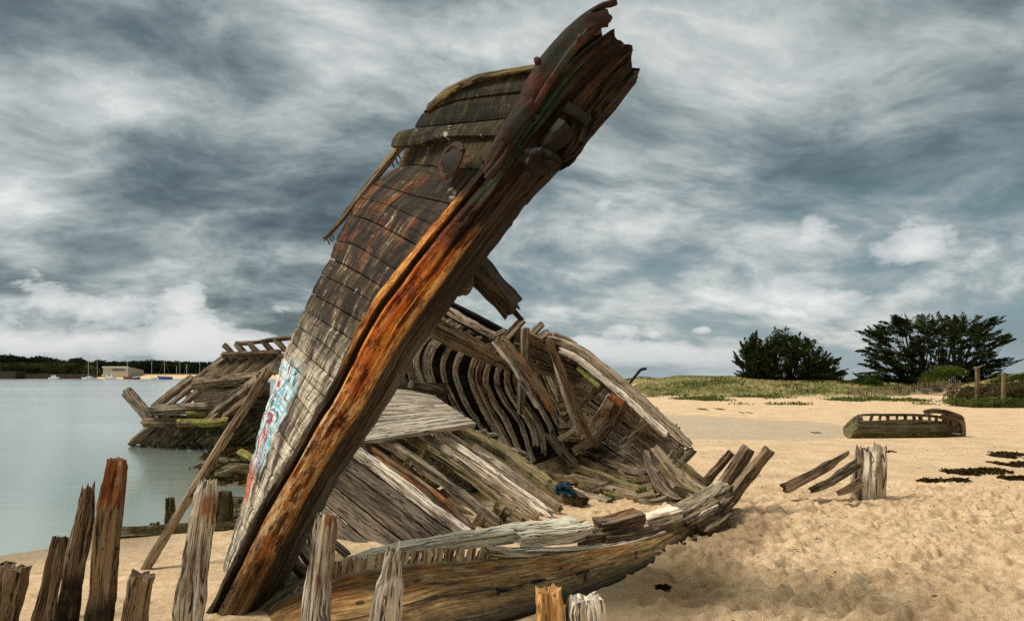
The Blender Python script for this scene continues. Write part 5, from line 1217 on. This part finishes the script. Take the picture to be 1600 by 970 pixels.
# ---------------------------------------------------------------- cypresses
def in_poly(px, py, poly):
    poly = np.array(poly, float); ins = np.zeros(len(px), bool); n = len(poly)
    for i in range(n):
        a, b = poly[i], poly[(i+1) % n]; c = (a[1] > py) != (b[1] > py)
        ins ^= c & (px < a[0]+(py-a[1])*(b[0]-a[0])/((b[1]-a[1]) or 1e-9))
    return ins
cyp = leafmat('cypress_foliage', (.007, .014, .006), (.062, .085, .026)); bark = W['dark']
def cypress(label, poly, base, Yd, npad, depth, lift, padlen=1.5, trunks=((0, 0),), group='cypresses on the dunes', per=150, flat=.35):
    poly = np.array(poly, float); pc = poly.mean(0); poly = pc+(poly-pc)*(.93, .92)+(0, 1.5)
    g = P(base[0], base[1], Yd); t = thing('cypress_tree', label, 'tree', g, group)
    lo, hi = poly.min(0), poly.max(0); pads = []
    while len(pads) < npad:
        q = RS.uniform(lo, hi)
        if in_poly(np.array([q[0]]), np.array([q[1]]), poly)[0]: pads.append(q)
    pads = np.array(pads); cx = (lo[0]+hi[0])/2; rel = np.clip(1-((pads[:, 0]-cx)/((hi[0]-lo[0])/2))**2, .05, 1)**.5
    dep = RS.uniform(-1, 1, npad)*depth*rel
    # limb ends along the outline are always there
    ol = catmull(np.c_[np.vstack([poly, poly[:1]]), np.zeros(len(poly)+1)], int(npad*.45))[:, :2]
    ol = ol[ol[:, 1] < base[1]-3]; pads = np.vstack([pads, ol]); dep = np.r_[dep, RS.uniform(-.35, .35, len(ol))*depth]
    C = np.array([P(a, b, Yd)+np.array((0, d_, 0)) for (a, b), d_ in zip(pads, dep)])
    roots = np.array([P(base[0]+dx, base[1]+2, Yd)+np.array((0, dy, 0)) for dx, dy in trunks])
    cen, dirs, tin = [], [], []
    limbs = MB()
    for i, c in enumerate(C):
        r = roots[np.argmin(np.linalg.norm((roots-c)[:, :1], axis=1))]
        o = r+np.array((0, 0, .25*(c[2]-r[2])))
        d = unit(unit(c-o)*np.array((1, 1, flat))+np.array((0, 0, lift))+RS.normal(0, .14, 3))
        L = padlen*RS.uniform(.6, 1.25)*(1.5 if i >= npad else 1)
        n_ = int(per*RS.uniform(.6, 1.3)); tt = RS.rand(n_)
        side = unit(np.cross(d, (0, 0, 1.))); upv = np.cross(side, d)
        spread = .40*padlen*(1-tt)**.55*(tt+.12)**.4
        pos = c-d*L*.55+d*(tt*L)[:, None]+side*(RS.normal(0, 1, n_)*spread*.8)[:, None]+upv*(RS.normal(0, .24, n_)*spread)[:, None]
        cen.append(pos); dirs.append(d+RS.normal(0, .55, (n_, 3))*(1, 1, .5))
        base_t = RS.uniform(.2, .8)
        tin.append(np.clip(base_t+RS.normal(0, .18, n_), 0, 1))
        if i % 3 == 0:
            mid = r*.45+c*.55-np.array((0, 0, .12*np.linalg.norm(c-r)))
            timber(limbs, [r, mid, c], .10, .10, up=(.1, .3, .9), ds=.6, n=1, rough=.02, groove=0, taper=(1.5, .25), bevel=.8)
    mb = MB(); cen = np.vstack(cen); dirs = np.vstack(dirs)
    leaves(mb, cen, dirs, .30, .085, np.concatenate(tin), .12); mb.build('crown', cyp, t, 0)
    for dx, dy in trunks:
        b = P(base[0]+dx, base[1]+4, Yd)+np.array((0, dy, -.5))
        h_ = (base[1]-lo[1])/F*Yd*.7
        timber(limbs, [b, b+np.array((.1, 0, h_*.5)), b+np.array((.3, 0, h_))], .5, .5, ds=.5, n=2, rough=.05, taper=(1.3, .3), bevel=.7)
    limbs.build('trunk', W['black_and_shade'], t)
    return t
cypress('broad flat topped cypress spreading wide above the dunes, the larger and rightmost tree',
        [(1362, 592), (1346, 598), (1335, 593), (1352, 586), (1366, 575), (1352, 566), (1356, 548), (1372, 534), (1352, 515), (1376, 512), (1384, 494), (1398, 496), (1418, 506), (1414, 498), (1440, 500), (1466, 496), (1498, 498), (1520, 498), (1552, 500), (1540, 507), (1560, 524), (1570, 532), (1556, 538), (1560, 556), (1578, 566), (1556, 578), (1552, 592), (1520, 599), (1440, 602)],
        (1468, 603), 66, 340, 4.6, .08, 1.2, ((0, 0), (-16, 1.5), (18, -1), (38, 1)), per=120)
cypress('bushy leaning cypress with ragged spiky top, right part of the left clump',
        [(1192, 590), (1190, 560), (1196, 535), (1206, 530), (1214, 518), (1226, 526), (1232, 534), (1250, 528), (1258, 540), (1274, 548), (1270, 556), (1286, 560), (1304, 566), (1298, 575), (1316, 584), (1300, 594), (1250, 597)],
        (1232, 597), 64, 190, 3.2, .25, 1.2, ((0, 0), (-18, .8), (24, -.6)), per=110, flat=.6)
cypress('narrow dark cypress at the left end of the left clump',
        [(1158, 590), (1166, 578), (1150, 564), (1164, 550), (1160, 540), (1172, 534), (1174, 525), (1182, 526), (1186, 540), (1194, 552), (1192, 590)],
        (1178, 595), 65, 75, 1.7, .35, 1.0, ((0, 0),), per=100, flat=.6)
bushm = leafmat('tamarisk', (.016, .03, .008), (.07, .11, .03))
def bush(label, poly, Yd, n_, mat=bushm, size=.22, name='bush', depth=1.2, group='bushes on the dunes'):
    poly = np.array(poly, float); lo, hi = poly.min(0), poly.max(0); q = RS.uniform(lo, hi, (n_*2, 2)); q = q[in_poly(q[:, 0], q[:, 1], poly)]
    C = np.array([P(a, b, Yd) for a, b in q])+np.c_[np.zeros(len(q)), RS.uniform(-depth, depth, len(q)), np.zeros(len(q))]
    kx = fbm(C[:, 0]*1.3, C[:, 2]*1.6, C[:, 1], 3); k = kx > -.3; C = C[k]
    mb = MB(); leaves(mb, C, RS.normal(0, .6, (len(C), 3))+(0, 0, .7), size, size*.35, np.clip(.5+kx[k]*.8+RS.normal(0, .15, len(C)), 0, 1))
    b0 = P((lo[0]+hi[0])/2, hi[1], Yd); t = thing(name, label, 'bush', b0, group)
    mb.build('foliage', mat, t, 0)
    s_ = MB()
    for i in range(5): timber(s_, [b0+np.array((RS.normal(0, .2), 0, -.3)), b0+np.array((RS.normal(0, (hi[0]-lo[0])/F*Yd*.25), RS.normal(0, .3), (hi[1]-lo[1])/F*Yd*.6))], .05, .05, ds=.3, n=1, taper=(1, .4))
    s_.build('stem', W['dark'], t); return t
bush('low rounded green bush between the two cypress clumps', [(1296, 598), (1298, 590), (1308, 592), (1318, 596), (1326, 594), (1336, 598), (1336, 604), (1296, 602)], 62, 2600)
bush('green bush at the left foot of the broad cypress', [(1336, 602), (1340, 594), (1350, 590), (1362, 588), (1370, 594), (1372, 603)], 63, 2200)
bush('light green leafy bush in front of the broad cypress trunk', [(1444, 600), (1448, 586), (1456, 574), (1472, 570), (1490, 572), (1504, 580), (1500, 588), (1486, 586), (1474, 590), (1470, 602)], 60.5, 2600, leafmat('fresh_green_bush', (.03, .045, .010), (.12, .14, .035)), .2)
bush('dark green bush at the far right edge of the dunes', [(1556, 600), (1562, 594), (1574, 592), (1588, 588), (1600, 584), (1625, 584), (1625, 612), (1556, 606)], 49, 3800)
heath = leafmat('brown_scrub', (.03, .026, .012), (.14, .11, .05))
bush('mound of brownish scrub behind the fence posts at the right', [(1500, 630), (1508, 612), (1530, 606), (1560, 600), (1600, 598), (1640, 596), (1640, 632), (1560, 630)], 41, 9000, heath, .22, depth=2.0)
bush('green weeds round the foot of the tall right hand posts', [(1490, 630), (1500, 622), (1520, 626), (1560, 620), (1600, 622), (1640, 618), (1640, 638), (1560, 637), (1510, 636)], 38.5, 6000, leafmat('green_weeds', (.03, .045, .012), (.13, .16, .05)), .18)
for lab, x, t_, b_, w_ in (('taller wooden fence post with a cross piece on the right dune', 1527, 574, 636, 7), ('wooden fence post near the right edge of the dune', 1568, 581, 634, 7)):
    t = thing('fence_post', lab, 'post', P(x, 636, 38), 'fence posts on the right dune'); mb = MB()
    timber(mb, PP((x, b_+6, 38), (x, t_, 38)), w_/F*26, w_/F*26, up=(0, -1, 0), ds=.15, n=2, rough=.01, jag=(0, .04)); mb.build('shaft', W['olive'], t)
    if x == 1527:
        mb = MB(); timber(mb, PP((1522, 574, 37.9), (1532, 573, 37.9)), .06, .06, ds=.05); mb.build('cross_piece', W['grey'], t)
fn = thing('paling_fence', 'low fence of thin grey palings along the dune before the broad cypress', 'fence', P(1385, 612, 52)); mb = MB()
for a in np.arange(1325, 1500, 2.6):
    yy = np.interp(a, [1325, 1400, 1440, 1500], [612, 612, 605, 599]); z0 = 50+4*math.sin(a*.03)
    mb = MB(); timber(mb, PP((a, yy+5, z0), (a+RS.normal(0, .8), yy-7+RS.normal(0, 1), z0)), .05, .02, up=(0, -1, 0), ds=.4, n=1, rough=0, groove=0); mb.build('paling', W['grey'], fn)

# ---------------------------------------------------------------- far shore
FY = 545.0
wood_m = leafmat('far_wood_foliage', (.010, .016, .010), (.04, .055, .025))
poly = np.array([(-700, 582), (-600, 548), (-400, 556), (-200, 550), (0, 556), (20, 556), (45, 560), (62, 557), (90, 562), (104, 566), (112, 561), (128, 560), (138, 567), (146, 566), (152, 562), (165, 566), (195, 566), (240, 564), (290, 566), (330, 567), (380, 570), (420, 574), (420, 586), (-700, 586)], float)
N = 120000; q = RS.uniform(poly.min(0), poly.max(0), (N, 2)); q = q[in_poly(q[:, 0]+RS.normal(0, 1.2, len(q)), q[:, 1]+RS.normal(0, .8, len(q)), poly)]
C = np.array([P(a, b, 0) for a, b in q[:0]]).reshape(0, 3)
Yd = FY+RS.uniform(20, 60, len(q)); C = np.c_[(q[:, 0]-800)/F*Yd, Yd, EYE-(q[:, 1]-HY)/F*Yd]
kx = fbm(C[:, 0]*.08, C[:, 2]*.16, C[:, 1]*.04, 3)
mb = MB(); leaves(mb, C, RS.normal(0, 1, (len(C), 3)), 3.0, 1.2, np.clip(.45+kx*.9+RS.normal(0, .15, len(C)), 0, 1))
tag(mb.build('far_wood', wood_m, None, 0), kind='stuff')
hm = leafmat('far_hedge_foliage', (.018, .024, .010), (.075, .085, .03))
poly = np.array([(-700, 574), (-200, 569), (0, 569), (30, 567), (60, 568), (90, 566), (120, 569), (150, 572), (158, 580), (158, 588), (-700, 588)], float)
N = 50000; q = RS.uniform(poly.min(0), poly.max(0), (N, 2)); q = q[in_poly(q[:, 0], q[:, 1]+RS.normal(0, 1, len(q)), poly)]
Yd = FY-12+RS.uniform(-8, 12, len(q)); C = np.c_[(q[:, 0]-800)/F*Yd, Yd, EYE-(q[:, 1]-HY)/F*Yd]; kx = fbm(C[:, 0]*.15, C[:, 2]*.3, 2, 3)
mb = MB(); leaves(mb, C, RS.normal(0, 1, (len(C), 3)), 2.2, .8, np.clip(.5+kx*.9+RS.normal(0, .15, len(C)), 0, 1)); tag(mb.build('far_hedge', hm, None, 0), kind='stuff')
def boxmb(mb, lo, hi, tint=.5):
    lo, hi = np.minimum(lo, hi), np.maximum(lo, hi)
    v = [(x, y, z) for z in (lo[2], hi[2]) for y in (lo[1], hi[1]) for x in (lo[0], hi[0])]
    mb.add(v, [(0, 2, 3, 1), (4, 5, 7, 6), (0, 1, 5, 4), (2, 6, 7, 3), (0, 4, 6, 2), (1, 3, 7, 5)], [(0, 0), (1, 0), (1, 1), (0, 1)]*6, tint)
# quay at the left
qm = plain('quay_stone', (.045, .035, .03), .9, .4, .5); mb = MB(); a, b = P(-700, 594, 500), P(42, 580, 512); boxmb(mb, a, b)
a, b = P(30, 594, 502), P(150, 584, 511); boxmb(mb, a+np.array((0, 4, 0)), b+np.array((0, 1, 0)))
tag(mb.build('quay_wall', qm), 'long dark quay wall at the far left shore', 'quay')
# warehouse
hs = thing('warehouse', 'low pale warehouse with a flat roof on the far shore', 'building', P(190, 588, 525)); wall = plain('pale_render', (.47, .45, .40), .8, .08); gab = plain('grey_gable', (.30, .29, .27), .8, .1)
mb = MB(); c = [P(161, 0, 525), P(200, 0, 525), P(224, 0, 548)]; ztop = [EYE+(HY-573)/F*525, EYE+(HY-573)/F*525, EYE+(HY-578)/F*548]
fx = lambda p, z: (p[0], p[1], z)
d_ = c[2]-c[1]
def prism(mb, base, z0, z1s):
    n = len(base); v = [(*p[:2], z0) for p in base]+[(*p[:2], z) for p, z in zip(base, z1s)]
    mb.add(v, [tuple(range(n))[::-1], tuple(range(n, 2*n))]+[(i, (i+1) % n, n+(i+1) % n, n+i) for i in range(n)], [(0, 0)]*(2*n+4*n), .5)
prism(mb, [c[0], c[1], c[1]+d_, c[0]+d_], .3, [ztop[0], ztop[1], ztop[2], ztop[2]]); mb.build('wall', wall, hs)
mb = MB(); prism(mb, [c[0]+np.array((-.5, -.6, 0)), c[1]+np.array((.5, -.6, 0)), c[1]+np.array((.5, -.05, 0)), c[0]+np.array((-.5, -.05, 0))], ztop[0]-.9, [ztop[0]+.4]*4); mb.build('fascia', plain('fascia_white', (.56, .55, .51), .7, .05), hs)
mb = MB(); e = np.array((.25, -.2, 0)); prism(mb, [c[1]+e, c[2]+e, c[2]+e*1.8, c[1]+e*1.8], .3, [ztop[1]-.6, ztop[2]-.2, ztop[2]-.2, ztop[1]-.6]); mb.build('side_wall', gab, hs)
for x in range(176, 196, 4):
    mb = MB(); p = P(x, 576.0, 524.7); boxmb(mb, p, p+np.array((1.3, .25, -1.5))); mb.build('window', plain('window_dark', (.06, .065, .07), .3, .1), hs)
tw = thing('white_tower', 'tiny white tower showing above the far hedge', 'building', P(84, 572, 540)); mb = MB(); p = P(82, 570, 540); prism(mb, [p, p+np.array((1.5, 0, 0)), p+np.array((1.5, 1.5, 0)), p+np.array((0, 1.5, 0))], p[2]-3, [p[2]+.6]*4); mb.build('wall', wall, tw)
mb = MB(); k = p+np.array((.75, .75, .6)); mb.add([p+np.array((-.1, -.1, .6)), p+np.array((1.6, -.1, .6)), p+np.array((1.6, 1.6, .6)), p+np.array((-.1, 1.6, .6)), k+np.array((0, 0, 1.6))], [(0, 1, 4), (1, 2, 4), (2, 3, 4), (3, 0, 4), (3, 2, 1, 0)], [(0, 0)]*16, .5); mb.build('roof', wall, tw)

WHITE = plain('boat_white', (.80, .80, .78), .4, .04); BLUE = plain('boat_blue', (.02, .07, .28), .4, .1); NAVY = plain('boat_navy', (.02, .04, .10), .4, .1); RED = plain('boat_redbrown', (.24, .07, .035), .6, .15); GLASS = plain('cabin_glass', (.02, .025, .03), .15, .1); ALU = plain('mast_alloy', (.55, .55, .53), .4, .1)
def boat(label, px, wpx, mat, D=470, cabin=None, mast=0, flip=1, free=1.15, trim=None, mastx=.05):
    o = P(px, 0, D); L = wpx/F*D; t = thing('moored_boat', label, 'boat', (o[0], D, SEAZ), 'boats moored along the far shore'); B = L*.32
    n = 12; mb = MB(); V = []; x = np.linspace(-.5, .5, n)
    for i, u in enumerate(x):
        w_ = B/2*(1-max(0, u*2)**2.2)*(1 if u > -.45 else .9); sh = free*(1+.35*(u+.5)**2)
        xo = u*L*flip
        for k, (a, z) in enumerate(((-1, sh), (-.92, .3*sh), (-.3, -.25), (.3, -.25), (.92, .3*sh), (1, sh))):
            V.append((o[0]+xo+(.12*L*flip*(1 if z == sh else 0) if i == n-1 else 0), D+a*w_, SEAZ+z))
    fs = [(i*6+k, (i+1)*6+k, (i+1)*6+k+1, i*6+k+1) for i in range(n-1) for k in range(5)]+[(0, 1, 2, 3, 4, 5)]+[(i*6+5, (i+1)*6+5, (i+1)*6, i*6) for i in range(n-1)]
    mb.add(V, fs, [(0, 0)]*sum(len(f) for f in fs), .5); mb.build('hull', mat, t)
    if trim:
        mb = MB(); timber(mb, [(o[0]-.5*L*flip, D-B/2-.03, SEAZ+free+.03), (o[0]+.1*L*flip, D-B/2-.03, SEAZ+free*1.12), (o[0]+.55*L*flip, D-.05, SEAZ+free*1.36)], .1, .14, ds=.5, n=1); mb.build('gunwale', trim, t)
    if cabin:
        mb = MB(); x0, x1, ch = cabin; b = np.array((o[0], D, SEAZ+free))
        p0 = [(-.4, 0), (.4, 0)]
        v = [b+np.array((x0*L*flip, s*B*.36, 0)) for s in (-1, 1)]+[b+np.array((x1*L*flip, s*B*.30, .1)) for s in (-1, 1)]+[b+np.array((x0*L*flip+.1*flip, s*B*.33, ch)) for s in (-1, 1)]+[b+np.array(((x1-.12)*L*flip, s*B*.27, ch)) for s in (-1, 1)]
        mb.add(v, [(0, 2, 6, 4), (1, 5, 7, 3), (0, 4, 5, 1), (2, 3, 7, 6), (4, 6, 7, 5)], [(0, 0)]*20, .5); mb.build('cabin', WHITE, t)
        mb = MB(); w0 = v[0]*.75+v[2]*.25; w1 = v[0]*.35+v[2]*.65; off = np.array((0, -.04, 0))
        mb.add([w0+off+(0, 0, ch*.5), w1+off+(0, 0, ch*.5), w1+off+(0, 0, ch*.85), w0+off+(0, 0, ch*.85)], [(0, 1, 2, 3)], [(0, 0)]*4, .5); mb.build('window', GLASS, t)
    if mast:
        mb = MB(); m0 = np.array((o[0]+mastx*L*flip, D, SEAZ+free*.8)); mt = m0+np.array((0, 0, mast/F*D)); tube(mb, [m0, mt], .13, ds=1.5); mb.build('mast', ALU, t)
        mb = MB(); tube(mb, [m0+np.array((0, 0, 1.0)), m0+np.array((-.42*L*flip, 0, 1.1))], .07, ds=1.0); mb.build('boom', ALU, t)
        mb = MB(); tube(mb, [mt, m0+np.array((.5*L*flip, 0, .3))], .018, ds=3); tube(mb, [mt, m0+np.array((-.48*L*flip, 0, .2))], .018, ds=3); mb.build('stay', ALU, t)
    return t
boat('white motor boat moored farthest left on the far water', 84, 15, WHITE, cabin=(-.2, .25, 1.7))
boat('white hulled sailing boat with a mast, left of the white cabin cruiser', 139, 20, WHITE, mast=31, trim=NAVY, flip=-1, cabin=(-.15, .25, 1.0), free=1.0)
boat('white cabin cruiser moored between the mast and the red brown boat', 173, 17, WHITE, D=468, cabin=(-.35, .2, 2.1), trim=ALU)
boat('red brown open boat on the far water', 199, 13, RED, D=465, flip=-1, trim=RED, free=1.5)
boat('dark navy boat with white trim beside the red brown boat', 213, 12, NAVY, D=465, trim=WHITE, cabin=(-.3, .1, .8))
boat('bright blue sailing boat with a tall mast on the far water', 258, 21, BLUE, D=460, mast=27, trim=NAVY, flip=-1, free=1.6)
boat('small white sailing boat with short mast nearest the stern wreck', 291, 13, WHITE, D=456, mast=22, free=.95)
boat('tiny white boat moored left of the bright blue one', 241, 9, WHITE, D=464, free=.9, trim=ALU)
for lab, x, t_, b_ in (('tall bare mast rising before the far wood left of the warehouse', 152, 555, 588), ('slim mast standing behind the pale warehouse', 199, 561, 588), ('slim mast right of the pale warehouse', 237, 562, 588), ('tall thin mast beyond the blue sailing boat', 281, 558, 588), ('shorter mast beyond the blue sailing boat', 276, 571, 588), ('tall mast right of the small white sailing boat', 312, 562, 588)):
    mb = MB(); tube(mb, PP((x, b_, 500), (x, t_, 500)), .10, ds=2); tube(mb, PP((x-1.5, t_+6, 500), (x+1.5, t_+6, 500)), .06, ds=.5); tag(mb.build('yacht_mast', ALU), lab, 'mast', 'bare masts before the far wood')
for lab, x in (('left one of two brown mooring piles on the far water', 182), ('right one of two brown mooring piles on the far water', 186.5)):
    mb = MB(); timber(mb, PP((x, 593.5, 466), (x, 587, 466)), .9, .9, ds=.3, rough=.05, bevel=.6); tag(mb.build('mooring_pile', W['brown_rust']), lab, 'pile', 'mooring piles')

# ---------------------------------------------------------------- sky, sun, camera
def D_(az, el): return math.radians(az), math.radians(el)
w = bpy.data.worlds.new('World'); sc.world = w; w.use_nodes = True; nt = w.node_tree; nt.nodes.clear()
class WM(Mat):
    def __init__(s, nt): s.nt = nt
k = WM(nt)
SUN_AZ, SUN_EL = -100.0, 55.0      # degrees from the viewing direction (+Y), towards the left, and up
sky = k.n('ShaderNodeTexSky', sky_type='NISHITA', sun_disc=False, sun_elevation=math.radians(SUN_EL), sun_rotation=math.radians(SUN_AZ), air_density=1.0, dust_density=1.5, altitude=0)
vec = k.n('ShaderNodeTexCoord', out=0)
x, y, z = k.xyz(vec)
az = k.n('ShaderNodeMath', {0: x, 1: y}, operation='ARCTAN2'); el = k.math('ARCSINE', z)
azd = k.math('MULTIPLY', az, 57.2958); eld = k.math('MULTIPLY', el, 57.2958)
# a cloud deck at constant height: directions projected on a plane, flattening towards the horizon
zi = k.math('DIVIDE', 1.0, k.math('ADD', k.math('MAXIMUM', z, 0.0), .34))
pl = k.comb(k.math('MULTIPLY', x, zi), k.math('MULTIPLY', y, zi))
pl = k.map(pl, (1, 1, 1), (3.3, 1.7, 0), (0, 0, math.radians(-14)))
wv = k.n('ShaderNodeTexNoise', {'Vector': pl, 'Scale': .9, 'Detail': 3, 'Roughness': .5}, out=1)
pl = k.n('ShaderNodeVectorMath', {0: pl, 1: k.n('ShaderNodeVectorMath', {0: k.n('ShaderNodeVectorMath', {0: wv, 1: (.5, .5, .5)}, operation='SUBTRACT'), 3: .55}, operation='SCALE')}, operation='ADD')
c3 = k.noise(k.map(pl, (.75, .95, 1), (8, 1, 0)), 1.0, 3, .5, 0)
bn_ = k.noise(k.map(pl, (1.7, 2.3, 1), (1, 6, 0)), 1.0, 8, .58, .1)
c1 = k.math('SUBTRACT', 1.0, k.math('MULTIPLY', k.math('ABSOLUTE', k.math('SUBTRACT', bn_, .5)), 2.6))
c2 = k.noise(k.map(pl, (4.2, 5.2, 1), (4, 2, 0)), 1.0, 9, .64, .1)
def blobf(a0, e0, ra, re, amp, soft=1.0):
    da = k.math('DIVIDE', k.math('SUBTRACT', azd, a0), ra); de = k.math('DIVIDE', k.math('SUBTRACT', eld, e0), re)
    r2 = k.math('ADD', k.math('MULTIPLY', da, da), k.math('MULTIPLY', de, de))
    return k.math('MULTIPLY', k.math('POWER', 2.71828, k.math('MULTIPLY', r2, -1.0*soft)), amp)
def azel(px, py):
    X_, Z_ = (px-800)/F, (HY-py)/F; return math.degrees(math.atan(X_)), math.degrees(math.atan(Z_/math.hypot(1, X_)))
SKY_BLOBS = [ # px, py, radius px (x, y), amount
 (540, 80, 230, 70, .06), (110, 165, 190, 85, .13), (500, 60, 200, 60, .05), (300, 250, 80, 60, -.05), (320, 180, 120, 40, .05), (640, 30, 300, 60, .06), (180, 60, 130, 40, -.05), (250, 290, 150, 60, -.06), (130, 20, 200, 40, -.06), (330, 330, 180, 60, .04), (400, 130, 130, 50, -.03), (230, 235, 110, 40, -.05), (60, 420, 160, 50, .03),
 (1180, 90, 230, 60, .05), (1120, 190, 160, 50, .05), (1590, 150, 90, 150, -.02), (1300, 310, 200, 50, -.03), (950, 350, 180, 30, .09), (1480, 440, 220, 25, .03), (20, 20, 120, 60, -.06), (1330, 120, 200, 60, .03), (1500, 240, 260, 190, -.05), (200, 370, 260, 50, .05), (1590, 520, 120, 90, -.06), (700, 60, 120, 60, -.03), (1350, 40, 160, 50, -.05), (1000, 420, 220, 40, -.04), (1420, 240, 160, 60, -.06), (1050, 270, 160, 40, .03)]
add = 0.0
for px, py, rx, ry, am in SKY_BLOBS:
    a0, e0 = azel(px, py); add = k.math('ADD', add, blobf(a0, e0, rx/F*57.3, ry/F*57.3, am))
dens = k.math('ADD', k.math('ADD', k.math('MULTIPLY', c1, .27), k.math('MULTIPLY', c2, .30)), k.math('ADD', k.math('MULTIPLY', c3, .60), k.math('ADD', add, -.166)))
SC = 10.0
def sc_(c): return tuple(v*SC for v in c)
cl = k.ramp(dens, [(.28, (.04, .055, .062)), (.37, (.075, .105, .117)), (.435, (.135, .18, .192)), (.485, (.225, .28, .29)), (.535, (.37, .42, .42)), (.59, (.56, .60, .59)), (.67, (.86, .875, .86))])
# bluer, clearer towards the right and low down
bl = k.math('MULTIPLY', k.ss(azd, -15, 12), k.ss(eld, 21, 4))
gap = k.math('MULTIPLY', bl, k.ss(dens, .60, .47))
cl = k.mix(k.math('MULTIPLY', gap, .65), cl, k.mix(k.ss(eld, 0, 15), (.33, .44, .49), (.13, .25, .31)))
# cumulus low over the horizon
cu = k.noise(k.map(k.comb(azd, eld), (.20, .34, 1), (2, 5, 0)), 1, 10, .64, .25)
cadd = -.25
for px, py, rx, ry, am in [(1262, 468, 80, 24, .50), (1200, 440, 40, 20, .22), (1275, 365, 40, 28, .40), (1425, 378, 62, 40, .42), (1360, 235, 50, 30, .10), (976, 513, 34, 12, .46), (1024, 521, 14, 7, .42), (1100, 516, 22, 9, .36), (292, 478, 34, 34, .46), (160, 478, 90, 24, .36), (60, 435, 40, 25, .26), (120, 540, 260, 26, .50), (330, 530, 60, 24, .3), (420, 548, 100, 18, .42), (1000, 556, 190, 22, .52), (890, 540, 90, 14, .4), (945, 318, 40, 25, .32), (840, 500, 40, 10, .3), (450, 480, 30, 12, .3)]:
    a0, e0 = azel(px, py); cadd = k.math('ADD', cadd, blobf(a0, e0, rx/F*57.3, ry/F*57.3, am))
cm_ = k.math('ADD', cu, cadd)
cmask = k.ss(cm_, .45, .56)
ccol = k.ramp(k.math('ADD', cm_, k.math('MULTIPLY', k.math('SUBTRACT', c2, .5), .5)), [(.42, (.44, .49, .51)), (.58, (.66, .69, .69)), (.76, (.88, .88, .87))])
cl = k.mix(k.math('MULTIPLY', cmask, .85), cl, ccol)
hz = k.ss(eld, 3.5, .0); cl = k.mix(k.math('MULTIPLY', hz, .55), cl, (.40, .46, .49))
# overcast: brightest overhead
ov = k.ss(eld, 33, 75, 1.0, 2.4)
cls = k.n('ShaderNodeVectorMath', {0: cl, 3: k.math('MULTIPLY', ov, SC)}, operation='SCALE')
sdv = (math.sin(math.radians(SUN_AZ))*math.cos(math.radians(SUN_EL)), math.cos(math.radians(SUN_AZ))*math.cos(math.radians(SUN_EL)), math.sin(math.radians(SUN_EL)))
sdot = k.n('ShaderNodeVectorMath', {0: vec, 1: sdv}, out=1, operation='DOT_PRODUCT')
cls = k.mix(k.ss(sdot, .62, 1.0), cls, k.mix(1.0, cls, (1.9, 1.72, 1.45), 'MULTIPLY'))
cls = k.mix(k.ss(y, .1, -.3), cls, k.mix(1.0, cls, (1.0, .89, .75), 'MULTIPLY'))
warm = k.mix(k.ss(eld, 33, 60), cls, k.mix(1.0, cls, (1.0, .93, .80), 'MULTIPLY'))
mixc = k.mix(.92, sky, warm)
below = k.ss(eld, -1.6, -4.0); mixc = k.mix(below, mixc, (2.0, 1.9, 1.7))
bg = k.n('ShaderNodeBackground', {0: mixc, 1: 0.039})
wo = nt.nodes.new('ShaderNodeOutputWorld'); nt.links.new(bg, wo.inputs[0])

sl = bpy.data.lights.new('sun', 'SUN'); sl.energy = 1.5; sl.angle = math.radians(16); sl.color = (1, .92, .80)
so = bpy.data.objects.new('sun', sl); COL.objects.link(so)
sd = Vector((math.sin(math.radians(SUN_AZ))*math.cos(math.radians(SUN_EL)), math.cos(math.radians(SUN_AZ))*math.cos(math.radians(SUN_EL)), math.sin(math.radians(SUN_EL))))
so.rotation_euler = sd.to_track_quat('Z', 'Y').to_euler(); so.location = (0, 0, 30)

cd = bpy.data.cameras.new('camera'); cd.sensor_width = 36; cd.lens = F/1600*36; cd.shift_y = (HY-485)/1600; cd.clip_end = 8000; cd.clip_start = .05
co = bpy.data.objects.new('camera', cd); COL.objects.link(co); co.location = (0, 0, EYE); co.rotation_euler = (math.radians(90), 0, 0); sc.camera = co
sc.view_settings.view_transform = 'Standard'; sc.view_settings.look = 'None'; sc.view_settings.gamma = 1; sc.view_settings.use_curve_mapping = False
sc.view_settings.exposure = 1.33
sc.render.resolution_x, sc.render.resolution_y = 1024, 620
sc.cycles.use_denoising = False
